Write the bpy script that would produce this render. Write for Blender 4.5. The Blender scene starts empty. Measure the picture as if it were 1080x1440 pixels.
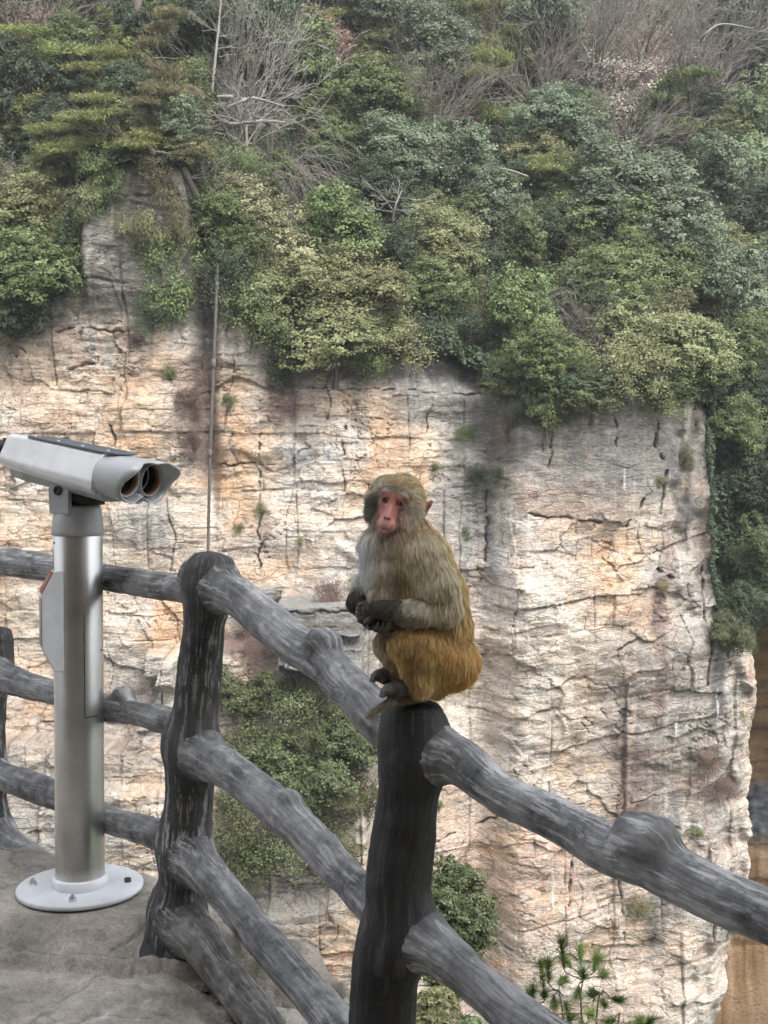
import bpy, math, random
import numpy as np
from mathutils import Vector, Matrix
rng = np.random.default_rng(7)
random.seed(7)
sc = bpy.context.scene
col = sc.collection
R = math.radians

# ------------------------------------------------------------------ camera
CAMZ, PITCH, FPX = 1.45, R(1.5), 1600.0
cam_d = bpy.data.cameras.new('camera')
cam = bpy.data.objects.new('camera', cam_d); col.objects.link(cam)
cam.location = (0, 0, CAMZ); cam.rotation_euler = (R(90) - PITCH, 0, 0)
cam_d.sensor_fit = 'VERTICAL'; cam_d.sensor_height = 36; cam_d.lens = 40
cam_d.clip_start = 0.05; cam_d.clip_end = 2000
sc.camera = cam

def at(px, py, Y):
    """photo pixel (1080x1440) at depth Y -> world point"""
    u = (px - 540) / FPX; v = (720 - py) / FPX
    cy = math.cos(PITCH) + v * math.sin(PITCH); cz = -math.sin(PITCH) + v * math.cos(PITCH)
    t = Y / cy
    return np.array([u * t, Y, CAMZ + cz * t])
def proj(x, y, z):
    z = z - CAMZ
    f = y * math.cos(PITCH) - z * math.sin(PITCH); w = y * math.sin(PITCH) + z * math.cos(PITCH)
    return 540 + FPX * x / f, 720 - FPX * w / f

# ------------------------------------------------------------------ noise
def _h(a, b, c, seed):
    a = a.astype(np.uint32); b = b.astype(np.uint32); c = c.astype(np.uint32)
    h = a * np.uint32(374761393) + b * np.uint32(668265263) + c * np.uint32(2246822519) + np.uint32((seed * 3266489917) & 0xffffffff)
    h = (h ^ (h >> np.uint32(13))) * np.uint32(1274126177)
    h = (h ^ (h >> np.uint32(16))) * np.uint32(2654435769)
    return h ^ (h >> np.uint32(15))
def hash01(a, b=None, c=None, seed=0):
    a = np.asarray(a).astype(np.int64)
    b = np.zeros_like(a) if b is None else np.asarray(b).astype(np.int64) + 0 * a
    c = np.zeros_like(a) if c is None else np.asarray(c).astype(np.int64) + 0 * a
    return _h(a, b, c, seed).astype(np.float64) / 4294967295.0
def noise(x, y, z=None, seed=0):
    """smooth value-gradient noise in about -1..1"""
    x, y = np.broadcast_arrays(np.asarray(x, float), np.asarray(y, float))[:2] if z is None else np.broadcast_arrays(np.asarray(x, float), np.asarray(y, float), np.asarray(z, float))[:2]
    three = z is not None
    z = np.broadcast_to(np.asarray(z, float), x.shape) if three else np.zeros(x.shape)
    xi, yi, zi = np.floor(x), np.floor(y), np.floor(z)
    fx, fy, fz = x - xi, y - yi, z - zi
    xi, yi, zi = xi.astype(np.int64), yi.astype(np.int64), zi.astype(np.int64)
    q = lambda t: t * t * t * (t * (t * 6 - 15) + 10)
    u, v, w = q(fx), q(fy), q(fz)
    def g(dx, dy, dz):
        h = _h(xi + dx, yi + dy, zi + dz, seed)
        gx = (h & np.uint32(1023)).astype(float) / 511.5 - 1
        gy = ((h >> np.uint32(10)) & np.uint32(1023)).astype(float) / 511.5 - 1
        r = gx * (fx - dx) + gy * (fy - dy)
        if three:
            gz = ((h >> np.uint32(20)) & np.uint32(1023)).astype(float) / 511.5 - 1
            r = r + gz * (fz - dz)
        return r
    def plane(dz):
        a = g(0, 0, dz) * (1 - u) + g(1, 0, dz) * u
        b = g(0, 1, dz) * (1 - u) + g(1, 1, dz) * u
        return a * (1 - v) + b * v
    r = plane(0)
    if three: r = r * (1 - w) + plane(1) * w
    return r * 1.5
def fbm(x, y, z=None, o=4, seed=0, gain=.5):
    s = 0; a = 1; t = 0
    for i in range(o):
        k = 2.03 ** i
        s = s + a * noise(x * k, y * k, None if z is None else z * k, seed + i * 17); t += a; a *= gain
    return s / t
def sst(a, b, x):
    t = np.clip((x - a) / (b - a), 0, 1); return t * t * (3 - 2 * t)
def mix(a, b, t):
    return a + (b - a) * t

# ------------------------------------------------------------------ mesh helpers
def make_mesh(name, V, F, smooth=True, mat=None, attrs=None, uv=None):
    """V (n,3); F (m,k) array, or a list of such arrays"""
    Fs = F if isinstance(F, list) else [F]
    Fs = [f for f in Fs if len(f)]
    me = bpy.data.meshes.new(name)
    V = np.ascontiguousarray(V, np.float32)
    me.vertices.add(len(V)); me.vertices.foreach_set('co', V.ravel())
    loops = np.concatenate([np.asarray(f).ravel() for f in Fs]).astype(np.int32)
    cnt = np.concatenate([np.full(len(f), np.asarray(f).shape[1]) for f in Fs]).astype(np.int32)
    start = np.concatenate([[0], np.cumsum(cnt)[:-1]]).astype(np.int32)
    me.loops.add(len(loops)); me.loops.foreach_set('vertex_index', loops)
    me.polygons.add(len(cnt)); me.polygons.foreach_set('loop_start', start)
    me.polygons.foreach_set('use_smooth', np.full(len(cnt), smooth, bool))
    me.update(calc_edges=True); me.validate()
    for k, a in (attrs or {}).items():
        a = np.asarray(a, np.float32); a = a.reshape(-1, a.shape[-1]) if a.ndim == 3 else a
        if a.ndim == 2:
            if a.shape[1] == 3: a = np.c_[a, np.ones(len(a), np.float32)]
            at_ = me.attributes.new(k, 'FLOAT_COLOR', 'POINT'); at_.data.foreach_set('color', np.ascontiguousarray(a, np.float32).ravel())
        else:
            at_ = me.attributes.new(k, 'FLOAT', 'POINT'); at_.data.foreach_set('value', a)
    if uv is not None:
        l = me.uv_layers.new(name='UVMap')
        vi = np.empty(len(me.loops), np.int32); me.loops.foreach_get('vertex_index', vi)
        l.data.foreach_set('uv', np.ascontiguousarray(np.asarray(uv, np.float32)[vi]).ravel())
    if mat: me.materials.append(mat)
    return me
def obj(name, me, parent=None, loc=None):
    o = bpy.data.objects.new(name, me); col.objects.link(o)
    if parent: o.parent = parent
    if loc is not None: o.location = loc
    return o
def tag(o, label=None, cat=None, group=None, kind=None):
    if label: o['label'] = label
    if cat: o['category'] = cat
    if group: o['group'] = group
    if kind: o['kind'] = kind
    return o
def empty(name, loc=(0, 0, 0), rot=(0, 0, 0)):
    o = bpy.data.objects.new(name, None); col.objects.link(o)
    o.location = loc; o.rotation_euler = rot; o.empty_display_size = .1
    return o
class MB:
    def __init__(s): s.V = []; s.F = {}; s.n = 0
    def add(s, V, F):
        F = np.asarray(F); s.F.setdefault(F.shape[1], []).append(F + s.n); s.V.append(np.asarray(V, float)); s.n += len(V)
        return s
    def mesh(s, name, mat=None, smooth=True, attrs=None):
        return make_mesh(name, np.concatenate(s.V), [np.concatenate(f) for f in s.F.values()], smooth, mat, attrs)
def grid_faces(nu, nv, wrap=False):
    """nu rows, nv columns"""
    i = np.arange(nu - 1)[:, None]; j = np.arange(nv if wrap else nv - 1)[None]
    a = i * nv + j; b = i * nv + (j + 1) % nv; c = (i + 1) * nv + (j + 1) % nv; d = (i + 1) * nv + j
    return np.stack([a, b, c, d], -1).reshape(-1, 4)
def frames(P):
    T = np.gradient(P, axis=0); T /= np.linalg.norm(T, axis=1)[:, None] + 1e-12
    up = np.array([0, 0, 1.]) if abs(T[0][2]) < .9 else np.array([0, 1., 0])
    N = np.zeros_like(T); n = np.cross(np.cross(T[0], up), T[0]); n /= np.linalg.norm(n)
    for i in range(len(T)):
        n = n - T[i] * np.dot(n, T[i]); n /= np.linalg.norm(n); N[i] = n
    return T, N, np.cross(T, N)
def tube(P, r, k=8, cap=True):
    P = np.asarray(P, float); r = np.broadcast_to(np.asarray(r, float), len(P))
    T, N, B = frames(P); a = np.arange(k) / k * 2 * np.pi
    V = P[:, None] + r[:, None, None] * (np.cos(a)[None, :, None] * N[:, None] + np.sin(a)[None, :, None] * B[:, None])
    V = V.reshape(-1, 3); F = grid_faces(len(P), k, True)
    F3 = []
    if cap:
        n = len(V); V = np.r_[V, P[:1], P[-1:]]
        m = (len(P) - 1) * k
        for j in range(k):
            F3 += [(n, (j + 1) % k, j), (n + 1, m + j, m + (j + 1) % k)]
    return V, F, np.array(F3).reshape(-1, 3)
def add_tube(mb, P, r, k=8, cap=True):
    V, F, F3 = tube(P, r, k, cap); base = mb.n
    mb.add(V, F)
    if len(F3): mb.F.setdefault(3, []).append(F3 + base)
def catmull(pts, n):
    """resample a polyline with any number of columns to n smooth samples"""
    p = np.asarray(pts, float); p = np.r_[2 * p[:1] - p[1:2], p, 2 * p[-1:] - p[-2:-1]]
    m = len(p) - 3; t = np.linspace(0, m - 1e-6, n); i = t.astype(int); f = (t - i)[:, None]
    a, b, c, d = p[i], p[i + 1], p[i + 2], p[i + 3]
    return .5 * (2 * b + (c - a) * f + (2 * a - 5 * b + 4 * c - d) * f ** 2 + (3 * b - a - 3 * c + d) * f ** 3)
def revolve(prof, k=48):
    """prof: list of (r, z)"""
    prof = np.asarray(prof, float); a = np.arange(k) / k * 2 * np.pi
    V = np.stack([prof[:, 0, None] * np.cos(a), prof[:, 0, None] * np.sin(a), np.repeat(prof[:, 1, None], k, 1)], -1).reshape(-1, 3)
    return V, grid_faces(len(prof), k, True)[:, ::-1]
def bevel_box(sx, sy, sz, b=.004, c=(0, 0, 0)):
    """box with chamfered edges, as (V, F list)"""
    import bmesh
    bm = bmesh.new(); bmesh.ops.create_cube(bm, size=1)
    for v in bm.verts: v.co = Vector((v.co.x * sx + c[0], v.co.y * sy + c[1], v.co.z * sz + c[2]))
    bmesh.ops.bevel(bm, geom=bm.edges[:], offset=b, segments=2, affect='EDGES')
    return bm
def bm_obj(name, bm, mat, parent=None, smooth=False):
    me = bpy.data.meshes.new(name); bm.to_mesh(me); bm.free()
    if smooth:
        for p in me.polygons: p.use_smooth = True
    me.materials.append(mat); return obj(name, me, parent)

# ------------------------------------------------------------------ materials
class NT:
    def __init__(s, name):
        s.m = bpy.data.materials.new(name); s.m.use_nodes = True; s.t = s.m.node_tree
        s.b = s.t.nodes['Principled BSDF']
    def n(s, typ, **kw):
        nd = s.t.nodes.new(typ)
        for k, v in kw.items():
            if k.startswith('i_'):
                key = k[2:]; key = int(key) if key.isdigit() else key.replace('_', ' ')
                nd.inputs[key].default_value = v
            else: setattr(nd, k, v)
        return nd
    def l(s, a, b): s.t.links.new(a, b)
    def coord(s, kind='Object', scale=(1, 1, 1)):
        tc = s.n('ShaderNodeTexCoord'); mp = s.n('ShaderNodeMapping'); mp.inputs['Scale'].default_value = scale
        s.l(tc.outputs[kind], mp.inputs['Vector']); return mp.outputs['Vector']
    def noise(s, vec, scale, detail=4, rough=.6):
        nd = s.n('ShaderNodeTexNoise'); nd.inputs['Scale'].default_value = scale; nd.inputs['Detail'].default_value = detail
        nd.inputs['Roughness'].default_value = rough; s.l(vec, nd.inputs['Vector']); return nd.outputs['Fac']
    def ramp(s, fac, stops):
        nd = s.n('ShaderNodeValToRGB'); e = nd.color_ramp.elements
        while len(e) < len(stops): e.new(.5)
        for x, (p, c) in zip(e, stops):
            x.position = p; x.color = tuple(c) + (1,) if hasattr(c, '__len__') else (c, c, c, 1)
        s.l(fac, nd.inputs['Fac']); return nd.outputs['Color']
    def mixc(s, fac, a, b, mode='MIX'):
        nd = s.n('ShaderNodeMix', data_type='RGBA', blend_type=mode)
        for v, i in ((fac, 0), (a, 6), (b, 7)):
            if hasattr(v, 'links'): s.l(v, nd.inputs[i])
            else: nd.inputs[i].default_value = v if i == 0 or len(v) == 4 else tuple(v) + (1,)
        return nd.outputs[2]
    def math(s, op, a, b=0.0):
        nd = s.n('ShaderNodeMath', operation=op)
        for v, i in ((a, 0), (b, 1)):
            if hasattr(v, 'links'): s.l(v, nd.inputs[i])
            else: nd.inputs[i].default_value = v
        return nd.outputs[0]
    def attr(s, name, out='Color'):
        nd = s.n('ShaderNodeAttribute'); nd.attribute_name = name; return nd.outputs[out]
    def bump(s, h, strength=.3, dist=.01, normal=None):
        nd = s.n('ShaderNodeBump'); nd.inputs['Strength'].default_value = strength; nd.inputs['Distance'].default_value = dist
        s.l(h, nd.inputs['Height'])
        if normal is not None: s.l(normal, nd.inputs['Normal'])
        return nd.outputs['Normal']
    def set(s, **kw):
        for k, v in kw.items():
            i = s.b.inputs[k.replace('_', ' ')]
            if hasattr(v, 'links'): s.l(v, i)
            else: i.default_value = v if not hasattr(v, '__len__') or len(v) == 4 else tuple(v) + (1,)
        return s

# ------------------------------------------------------------------ light and view
w = bpy.data.worlds.new('World'); sc.world = w; w.use_nodes = True
nt = w.node_tree; bg = nt.nodes['Background']
sky = nt.nodes.new('ShaderNodeTexSky'); sky.sky_type = 'NISHITA'; sky.sun_disc = False
SUN_EL, SUN_AZ = R(48), R(205)        # azimuth clockwise from +Y; the sun is behind the camera, high
SUN_AZ = R(150)
sky.sun_elevation = SUN_EL; sky.sun_rotation = SUN_AZ
sky.air_density = 1.0; sky.dust_density = 4.0; sky.ozone_density = 1.0
hs = nt.nodes.new('ShaderNodeHueSaturation'); hs.inputs['Saturation'].default_value = .22   # overcast: a grey sky
nt.links.new(sky.outputs[0], hs.inputs['Color']); nt.links.new(hs.outputs[0], bg.inputs['Color'])
bg.inputs['Strength'].default_value = .15
ld = bpy.data.lights.new('sun', 'SUN'); ld.energy = .8; ld.angle = R(24); ld.color = (1, .95, .87)
sun = bpy.data.objects.new('sun', ld); col.objects.link(sun)
sd = Vector((math.sin(SUN_AZ) * math.cos(SUN_EL), math.cos(SUN_AZ) * math.cos(SUN_EL), math.sin(SUN_EL)))
sun.rotation_euler = sd.to_track_quat('Z', 'Y').to_euler(); sun.location = (0, -5, 20)
sc.view_settings.view_transform = 'Standard'; sc.view_settings.look = 'None'
sc.view_settings.gamma = 1; sc.view_settings.exposure = 1.6
sc.cycles.max_bounces = 8; sc.cycles.diffuse_bounces = 3
# ------------------------------------------------------------------ cliff and hillside: Y = F(x, z)
D0 = 55.0
_lu = [-900, -200, 0, 90, 125, 150, 275, 300, 400, 560, 640, 700, 800, 870, 1000, 1060, 1300, 2200]
_lv = [420, 420, 440, 395, 250, 225, 225, 330, 480, 470, 470, 510, 545, 525, 545, 600, 650, 650]
def lip_v(u):
    return np.interp(u, _lu, _lv) + (14 * noise(u / 38, 0 * u, seed=25) + 7 * noise(u / 13, 0 * u, seed=26)) * sst(300, 420, u)
def uv_of(x, z): return 540 + FPX * x / D0, 678 - (z - CAMZ) * FPX / D0
def edge_u(v): return 7 * noise(v / 45, 0 * v, seed=15) + 4 * noise(v / 13, 0 * v, seed=16) + np.interp(v, [500, 620, 870, 905, 1000, 1100, 1230, 1300, 1440, 1700], [1012, 1012, 1016, 1072, 1080, 1082, 1072, 1058, 1034, 1010])
def Fbase(x, z):
    u, v = uv_of(np.asarray(x, float), np.asarray(z, float))
    zl = CAMZ + (678 - lip_v(u)) * D0 / FPX
    Y = D0 + 0 * u
    Y = Y + 2.2 * sst(540, 690, u) - 2.6 * sst(672, 742, u) * sst(480, 560, v)
    Y = Y + 1.2 * sst(760, 1000, v) * (1 - sst(560, 700, u)) * 0
    Y = Y + 1.4 * np.exp(-((u - 287 - .02 * (v - 400)) / 13) ** 2) * (1 - sst(640, 800, v))
    Y = Y - 1.2 * sst(115, 135, u) * (1 - sst(262, 276, u)) * (1 - sst(395, 450, v))
    Y = Y + .9 * sst(560, 520, v) * sst(330, 420, u) * (1 - sst(900, 1000, u))
    e = edge_u(v)
    Y = Y + 1.6 * np.clip((u - (e - 60)) / 60, 0, 1) ** 1.3 + .7 * sst(-.35, .35, noise(u / 30, v / 60, seed=19)) * sst(e - 90, e - 50, u)
    Y = Y + sst(e - 4, e + 22, u) * (4.5 * sst(510, 580, v) + 21 * sst(870, 920, v))
    # nearer buttress low on the left
    vl = np.interp(u, [-500, 0, 190, 235, 245, 385, 396, 512, 522], [1010, 1025, 1035, 960, 905, 900, 838, 832, 835])
    but = sst(vl, vl + 7, v) * (1 - sst(512, 532, u))
    Y = Y - 2.3 * but - .8 * sst(1080, 1092, v) * but
    Y = Y - 1.3 * sst(1225, 1245, v + .15 * (u - 450)) * (1 - sst(505, 525, u))
    j1 = 2.5 * noise(u / 15, v / 15, seed=18)
    bx_ = lambda a, b, c, d: sst(a - 1.5, a + 1.5, u + j1) * sst(b + 1.5, b - 1.5, u + j1) * sst(c - 1.5, c + 1.5, v + j1) * sst(d + 14, d - 4, v + j1)
    Y = Y - 2.0 * bx_(397, 512, 834, 925) - .8 * bx_(410, 512, 862, 925) - 1.1 * bx_(340, 386, 824, 872) - 1.3 * bx_(210, 262, 914, 948) + .9 * bx_(398, 520, 878, 884)
    dz = z - zl
    Y = Y + np.where(dz > 0, dz * 1.05, 0) + 1.0 * sst(-1, 1, dz)
    Y = Y + 1.2 * noise(x / 9, z / 9, seed=3) + .0 * x
    return Y
def blocks(x, z, sx, sz, seed, warp=.35):
    zw = z / sz + warp * 1.4 * noise(x / (sx * 2.2), z / (sz * 3), seed=seed) + warp * .5 * noise(x / (sx * .5), z / (sz * .9), seed=seed + 1)
    # uneven row heights
    zz = zw + .33 * np.sin(zw * 2.1 + seed)
    row = np.floor(zz); fz = zz - row
    off = hash01(row, seed=seed + 2) * 7
    wd = .55 + hash01(row, seed=seed + 3) * 1.1
    xx = x / (sx * wd) + off + warp * .8 * noise(x / sx, z / sz, seed=seed + 4) + .35 * noise(x / (sx * .3), z / (sz * .6), seed=seed + 9) * warp
    c = np.floor(xx); fx = xx - c
    val = hash01(row, c, seed=seed + 5)
    ez = np.minimum(fz, 1 - fz) * sz; ex = np.minimum(fx, 1 - fx) * sx * wd
    on = hash01(row, np.floor(xx * .5 + .5), seed=seed + 6)
    return val, ez, ex, on
def facets(x, z, sc_, ax, seed, amp):
    """broken planar facets: Voronoi cells, each a tilted plane; returns height, edge distance, cell value"""
    X = x / (sc_ * ax); Z = z / sc_; X = X + .18 * noise(X * 2.3, Z * 2.3, seed=seed + 30); Z = Z + .18 * noise(X * 2.3, Z * 2.3, seed=seed + 31)
    xi, zi = np.floor(X), np.floor(Z); b1 = np.full(X.shape, 9.); b2 = np.full(X.shape, 9.); hh = np.zeros(X.shape); vv = np.zeros(X.shape)
    for i in (-1, 0, 1):
        for j in (-1, 0, 1):
            cx_, cz_ = xi + i, zi + j
            ox = X - (cx_ + hash01(cx_, cz_, seed=seed)); oz = Z - (cz_ + hash01(cx_, cz_, seed=seed + 1)); d = np.hypot(ox, oz)
            g1 = hash01(cx_, cz_, seed=seed + 2) - .5; g2 = hash01(cx_, cz_, seed=seed + 3) - .5; v_ = hash01(cx_, cz_, seed=seed + 4)
            n_ = d < b1; b2 = np.where(n_, b1, np.minimum(b2, d)); hh = np.where(n_, (g1 * ox * 1.6 + g2 * oz * 1.6 + (v_ - .5)) * amp, hh); vv = np.where(n_, v_, vv); b1 = np.where(n_, d, b1)
    return hh, (b2 - b1) * sc_, vv
def cliff_detail(x, z):
    """relief in metres (positive towards the camera) and colour"""
    u, v = uv_of(x, z)
    tilt = sst(690, 760, u) * sst(650, 760, v)
    zt = z - .22 * (x - 6.9) * tilt
    smooth_zone = np.clip(sst(700, 740, u) * (1 - sst(715, 745, v)) + .35 * sst(640, 700, u) * sst(1150, 1200, v) * (1 - sst(800, 860, u)), 0, 1)
    lam = (1 - sst(500, 700, u)) * (1 - sst(800, 900, v))            # thin lamination on the left wall
    v1, z1, x1, o1 = blocks(x, zt, 4.6, 2.3, 11, .22)
    v2, z2, x2, o2 = blocks(x, zt, 1.7, .66, 23, .25)
    v3, z3, x3, o3 = blocks(x, zt, .9, .21, 37, .35)
    fh, fe, fv = facets(x, zt + .12 * x, 1.5, 1.5, 301, .42)
    fh2, fe2, fv2 = facets(x, zt - .2 * x, .55, 1.6, 321, .16)
    big = fbm(x / 5, z / 3.5, o=4, seed=41)
    med = fbm(x / 1.3, zt / .6, o=4, seed=53)
    dens = sst(-.28, .22, fbm(x / 4.5, z / 3.2, o=3, seed=61) + .25 * lam - .12 * tilt)       # where the bedding is thinly cracked
    fac = sst(-.25, .25, fbm(x / 6, z / 5, o=2, seed=63) + .45 * tilt - .1 * lam)
    k = 1 - .8 * smooth_zone
    vj, zj, xj, oj = blocks(x, z, 2.6, 7.5, 401, .12)
    h = .9 * big + k * (.34 * (vj - .5) + .26 * (v1 - .5) + .11 * (v2 - .5) * (.3 + .7 * dens) + .045 * (v3 - .5) * dens + .5 * fac * fh + .4 * (.3 + .7 * fac) * fh2) + .08 * med * k
    h = h + k * (.25 * (hash01(np.floor(v1 * 999), seed=5) - .5) * (z1 - .5))
    def crack(d, w, on, th): return np.exp(-(d / w) ** 2) * sst(th, th + .12, on)
    cut = sst(-.1, .2, noise(x / 1.6, zt / .8, seed=65)); cut2 = sst(-.15, .2, noise(x / .8, zt / .35, seed=66))
    cr = np.maximum.reduce([.9 * crack(xj, .035, hash01(np.floor(vj * 9999), seed=7), .35) * sst(-.25, .1, noise(x, z / 2, seed=64)), .8 * crack(z1, .045, o1, .35) * cut, .8 * crack(x1, .04, hash01(np.floor(v1 * 9999), seed=8), .55), .6 * crack(z2, .028, o2, .5) * cut * dens,
                            .6 * crack(x2, .028, hash01(np.floor(v2 * 9999), seed=9), .65) * dens, .3 * crack(z3, .026, o3, .5) * cut2 * dens,
                            .5 * np.exp(-(fe / .024) ** 2) * fac * cut, .25 * np.exp(-(fe2 / .022) ** 2) * cut2 * (.2 + .8 * fac)])
    fr = np.abs(fbm(x / 2.4 + .3 * z, z / 1.7, o=4, seed=71))
    cr = np.maximum(cr, .9 * np.exp(-(fr / .008) ** 2) * sst(.0, .25, noise(x / 3, z / 3, seed=77)))
    cr = cr * (1 - .7 * smooth_zone)
    h = h - .15 * cr
    # named big fractures of the photograph: (u0,v0,u1,v1,width px)
    big_cr = 0
    for (ua, va, ub, vb, wd) in [(925, 575, 918, 628, 3.5), (918, 628, 932, 645, 2), (938, 660, 930, 720, 4), (690, 690, 688, 790, 3), (30, 470, 120, 462, 3), (120, 462, 180, 470, 2),
            (100, 520, 145, 512, 3), (0, 480, 40, 495, 2.5), (230, 425, 300, 423, 3.5), (430, 545, 690, 550, 1.6), (160, 285, 230, 287, 2), (925, 800, 945, 815, 4),
            (395, 852, 520, 846, 2.5), (740, 723, 850, 735, 3), (612, 1195, 690, 1172, 2.5), (690, 1172, 720, 1150, 2), (806, 1215, 800, 1275, 2.5), (680, 1330, 720, 1345, 3),
            (540, 1440, 560, 1400, 3), (870, 1210, 880, 1330, 2), (860, 910, 900, 890, 2), (160, 600, 165, 640, 3), (485, 600, 482, 640, 3), (1000, 800, 990, 960, 4), (905, 700, 880, 740, 3),
            (860, 590, 862, 640, 2), (775, 600, 770, 660, 1.5), (300, 655, 362, 650, 2), (365, 610, 362, 800, 1.6), (600, 560, 605, 640, 1.6), (570, 760, 572, 850, 1.6), (120, 820, 118, 880, 2)]:
        dx, dy = ub - ua, vb - va; L2 = dx * dx + dy * dy
        wu = u + 7 * fbm(u / 18, v / 18, o=3, seed=81); wv = v + 7 * fbm(u / 18, v / 18, o=3, seed=83)
        t = np.clip(((wu - ua) * dx + (wv - va) * dy) / L2, 0, 1)
        d = np.hypot(wu - ua - t * dx, wv - va - t * dy)
        wd = wd * (.45 + .35 * noise(u / 11, v / 11, seed=85)); big_cr = np.maximum(big_cr, np.exp(-(d / wd) ** 2) * sst(-.35, 0, noise(u / 17, v / 17, seed=86)))
    h = h - .34 * big_cr
    cr = np.maximum(cr, big_cr)
    # ---- colour
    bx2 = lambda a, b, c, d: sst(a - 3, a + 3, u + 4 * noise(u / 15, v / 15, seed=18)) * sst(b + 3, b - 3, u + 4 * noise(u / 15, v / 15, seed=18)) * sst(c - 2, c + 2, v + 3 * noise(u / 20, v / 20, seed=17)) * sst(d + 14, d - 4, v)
    wu = u + 24 * fbm(u / 50, v / 50, o=6, seed=91, gain=.62); wv = v + 30 * fbm(u / 40, v / 60, o=6, seed=93, gain=.62)
    def blob(a, b, ra, rb, soft=.45):
        d = ((wu - a) / ra) ** 2 + ((wv - b) / rb) ** 2
        return 1 - sst(1 - soft, 1 + soft, np.sqrt(d))
    def blobs(L):
        m = 0
        for q in L: m = np.maximum(m, blob(*q[:4]) * (q[4] if len(q) > 4 else 1))
        return m
    cream = np.array([.59, .505, .425]); pale = np.array([.66, .63, .585]); orange = np.array([.60, .34, .16]); ltor = np.array([.62, .435, .30])
    pink = np.array([.54, .345, .255]); grey = np.array([.215, .21, .20]); dark = np.array([.085, .082, .08]); maroon = np.array([.16, .10, .09])
    green = np.array([.36, .39, .34]); dgrey = np.array([.095, .095, .092]); bluegrey = np.array([.42, .45, .48])
    C = np.empty(u.shape + (3,)); C[:] = cream
    def over(c, m): C[:] = C + (c - C) * np.clip(m, 0, 1)[..., None]
    n1 = fbm(x / 2.5, z / 2, o=5, seed=101); n2 = fbm(x / .8, z / .45, o=4, seed=103); streak = fbm(x / .45, z / 6, o=4, seed=107); n3 = fbm(x / .25, z / .16, o=3, seed=109)
    over(pale, .6 * sst(.0, .35, n1 + .4 * n2))
    over(ltor, .75 * sst(-.02, .3, -n1 + .5 * n2 - .05))
    om = blobs([(120, 540, 110, 55, .9), (60, 480, 60, 30, .6), (330, 640, 30, 90, .9), (320, 540, 40, 30, .7), (560, 600, 28, 70, 1), (535, 660, 22, 60, .9), (590, 680, 14, 50, .8), (470, 500, 60, 20, .4), (515, 560, 40, 20, .6),
                (240, 870, 24, 60, .9), (60, 1000, 50, 40, .5), (860, 790, 36, 46, .8), (845, 850, 60, 30, .7), (915, 870, 16, 40, .8), (800, 1000, 30, 120, .35), (470, 1290, 60, 45, .8), (430, 720, 50, 16, .5), (180, 620, 60, 40, .6), (200, 470, 40, 25, .5), (640, 960, 50, 40, .4),
                (700, 900, 60, 60, .25), (820, 745, 60, 16, .6), (900, 1320, 14, 90, .5), (380, 640, 20, 60, .5), (40, 760, 90, 40, .3)])
    over(orange, om * sst(-.35, .35, n2 + .5 * streak + .15) * .8)
    over(ltor, om * .45)
    over(pink, .75 * blobs([(740, 1230, 110, 90, .9), (660, 1310, 60, 70, .7), (800, 700, 75, 32, 1), (790, 650, 70, 40, .5), (900, 1380, 60, 60, .4), (880, 1010, 22, 140, .6), (440, 1350, 60, 50, .5), (60, 620, 70, 30, .4), (640, 780, 40, 30, .3)]) * sst(-.5, .3, n1 + n2))
    over(pale, .7 * blobs([(740, 860, 90, 110, .9), (660, 950, 50, 60, .7), (720, 1020, 110, 80, .8), (430, 690, 60, 50, .8), (480, 770, 40, 60, .8), (90, 545, 60, 35, .5), (950, 1350, 70, 90, .6), (980, 880, 30, 80, .5), (430, 620, 50, 30, .5)]) * sst(-.4, .2, n2))
    # grey lichen film on the upper band, the near buttress and the right-hand pillar
    up = np.clip(sst(620, 430, v + .12 * u * 0) , 0, 1) 
    gm = np.maximum.reduce([up * (.5 + .5 * sst(300, 420, u)), .95 * (1 - sst(230, 300, np.abs(u - 200) * 1.0)) * sst(430, 380, v), .8 * blobs([(850, 620, 150, 95, .95), (610, 520, 90, 60, 1), (670, 620, 40, 110, .95), (640, 730, 40, 80, .85),
                (960, 900, 60, 220, .7), (930, 1050, 50, 200, .7), (1020, 1100, 40, 260, .75), (60, 1130, 130, 110, .95), (180, 1000, 70, 80, .8), (450, 900, 80, 70, 1), (380, 1230, 110, 80, 1), (210, 740, 40, 40, .9), (410, 560, 30, 50, .5), (530, 1000, 50, 120, .8), (520, 1340, 26, 120, .9), (885, 960, 40, 110, .7)])])
    over(grey * 1.25, gm * sst(-.55, .05, streak + .5 * n2 + .1))
    over(green, .55 * gm * sst(0, .4, fbm(x / 1.2, z / 1.6, o=4, seed=113)))
    over(bluegrey, .7 * blobs([(700, 760, 16, 70), (660, 760, 22, 60), (440, 640, 60, 16), (130, 505, 50, 18), (740, 1130, 60, 20), (820, 1240, 10, 60)]) * sst(-.3, .3, streak))
    over(dgrey, .8 * gm * sst(.12, .45, streak + .3 * n2) * up)
    over(dgrey, .85 * blobs([(660, 520, 45, 60, .9), (690, 640, 18, 120, .9), (610, 505, 70, 25, .6), (205, 755, 30, 32, .7), (960, 640, 30, 70, .8), (900, 1130, 50, 80, .8), (950, 1180, 40, 60, .6), (800, 530, 90, 22, .9), (860, 690, 14, 60, .5), (680, 745, 22, 90, .7), (30, 440, 60, 25, .8), (290, 480, 22, 120, .9), (320, 460, 30, 50, .6), (930, 1290, 26, 60, .8)]) * sst(-.4, .3, streak + n2))
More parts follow.
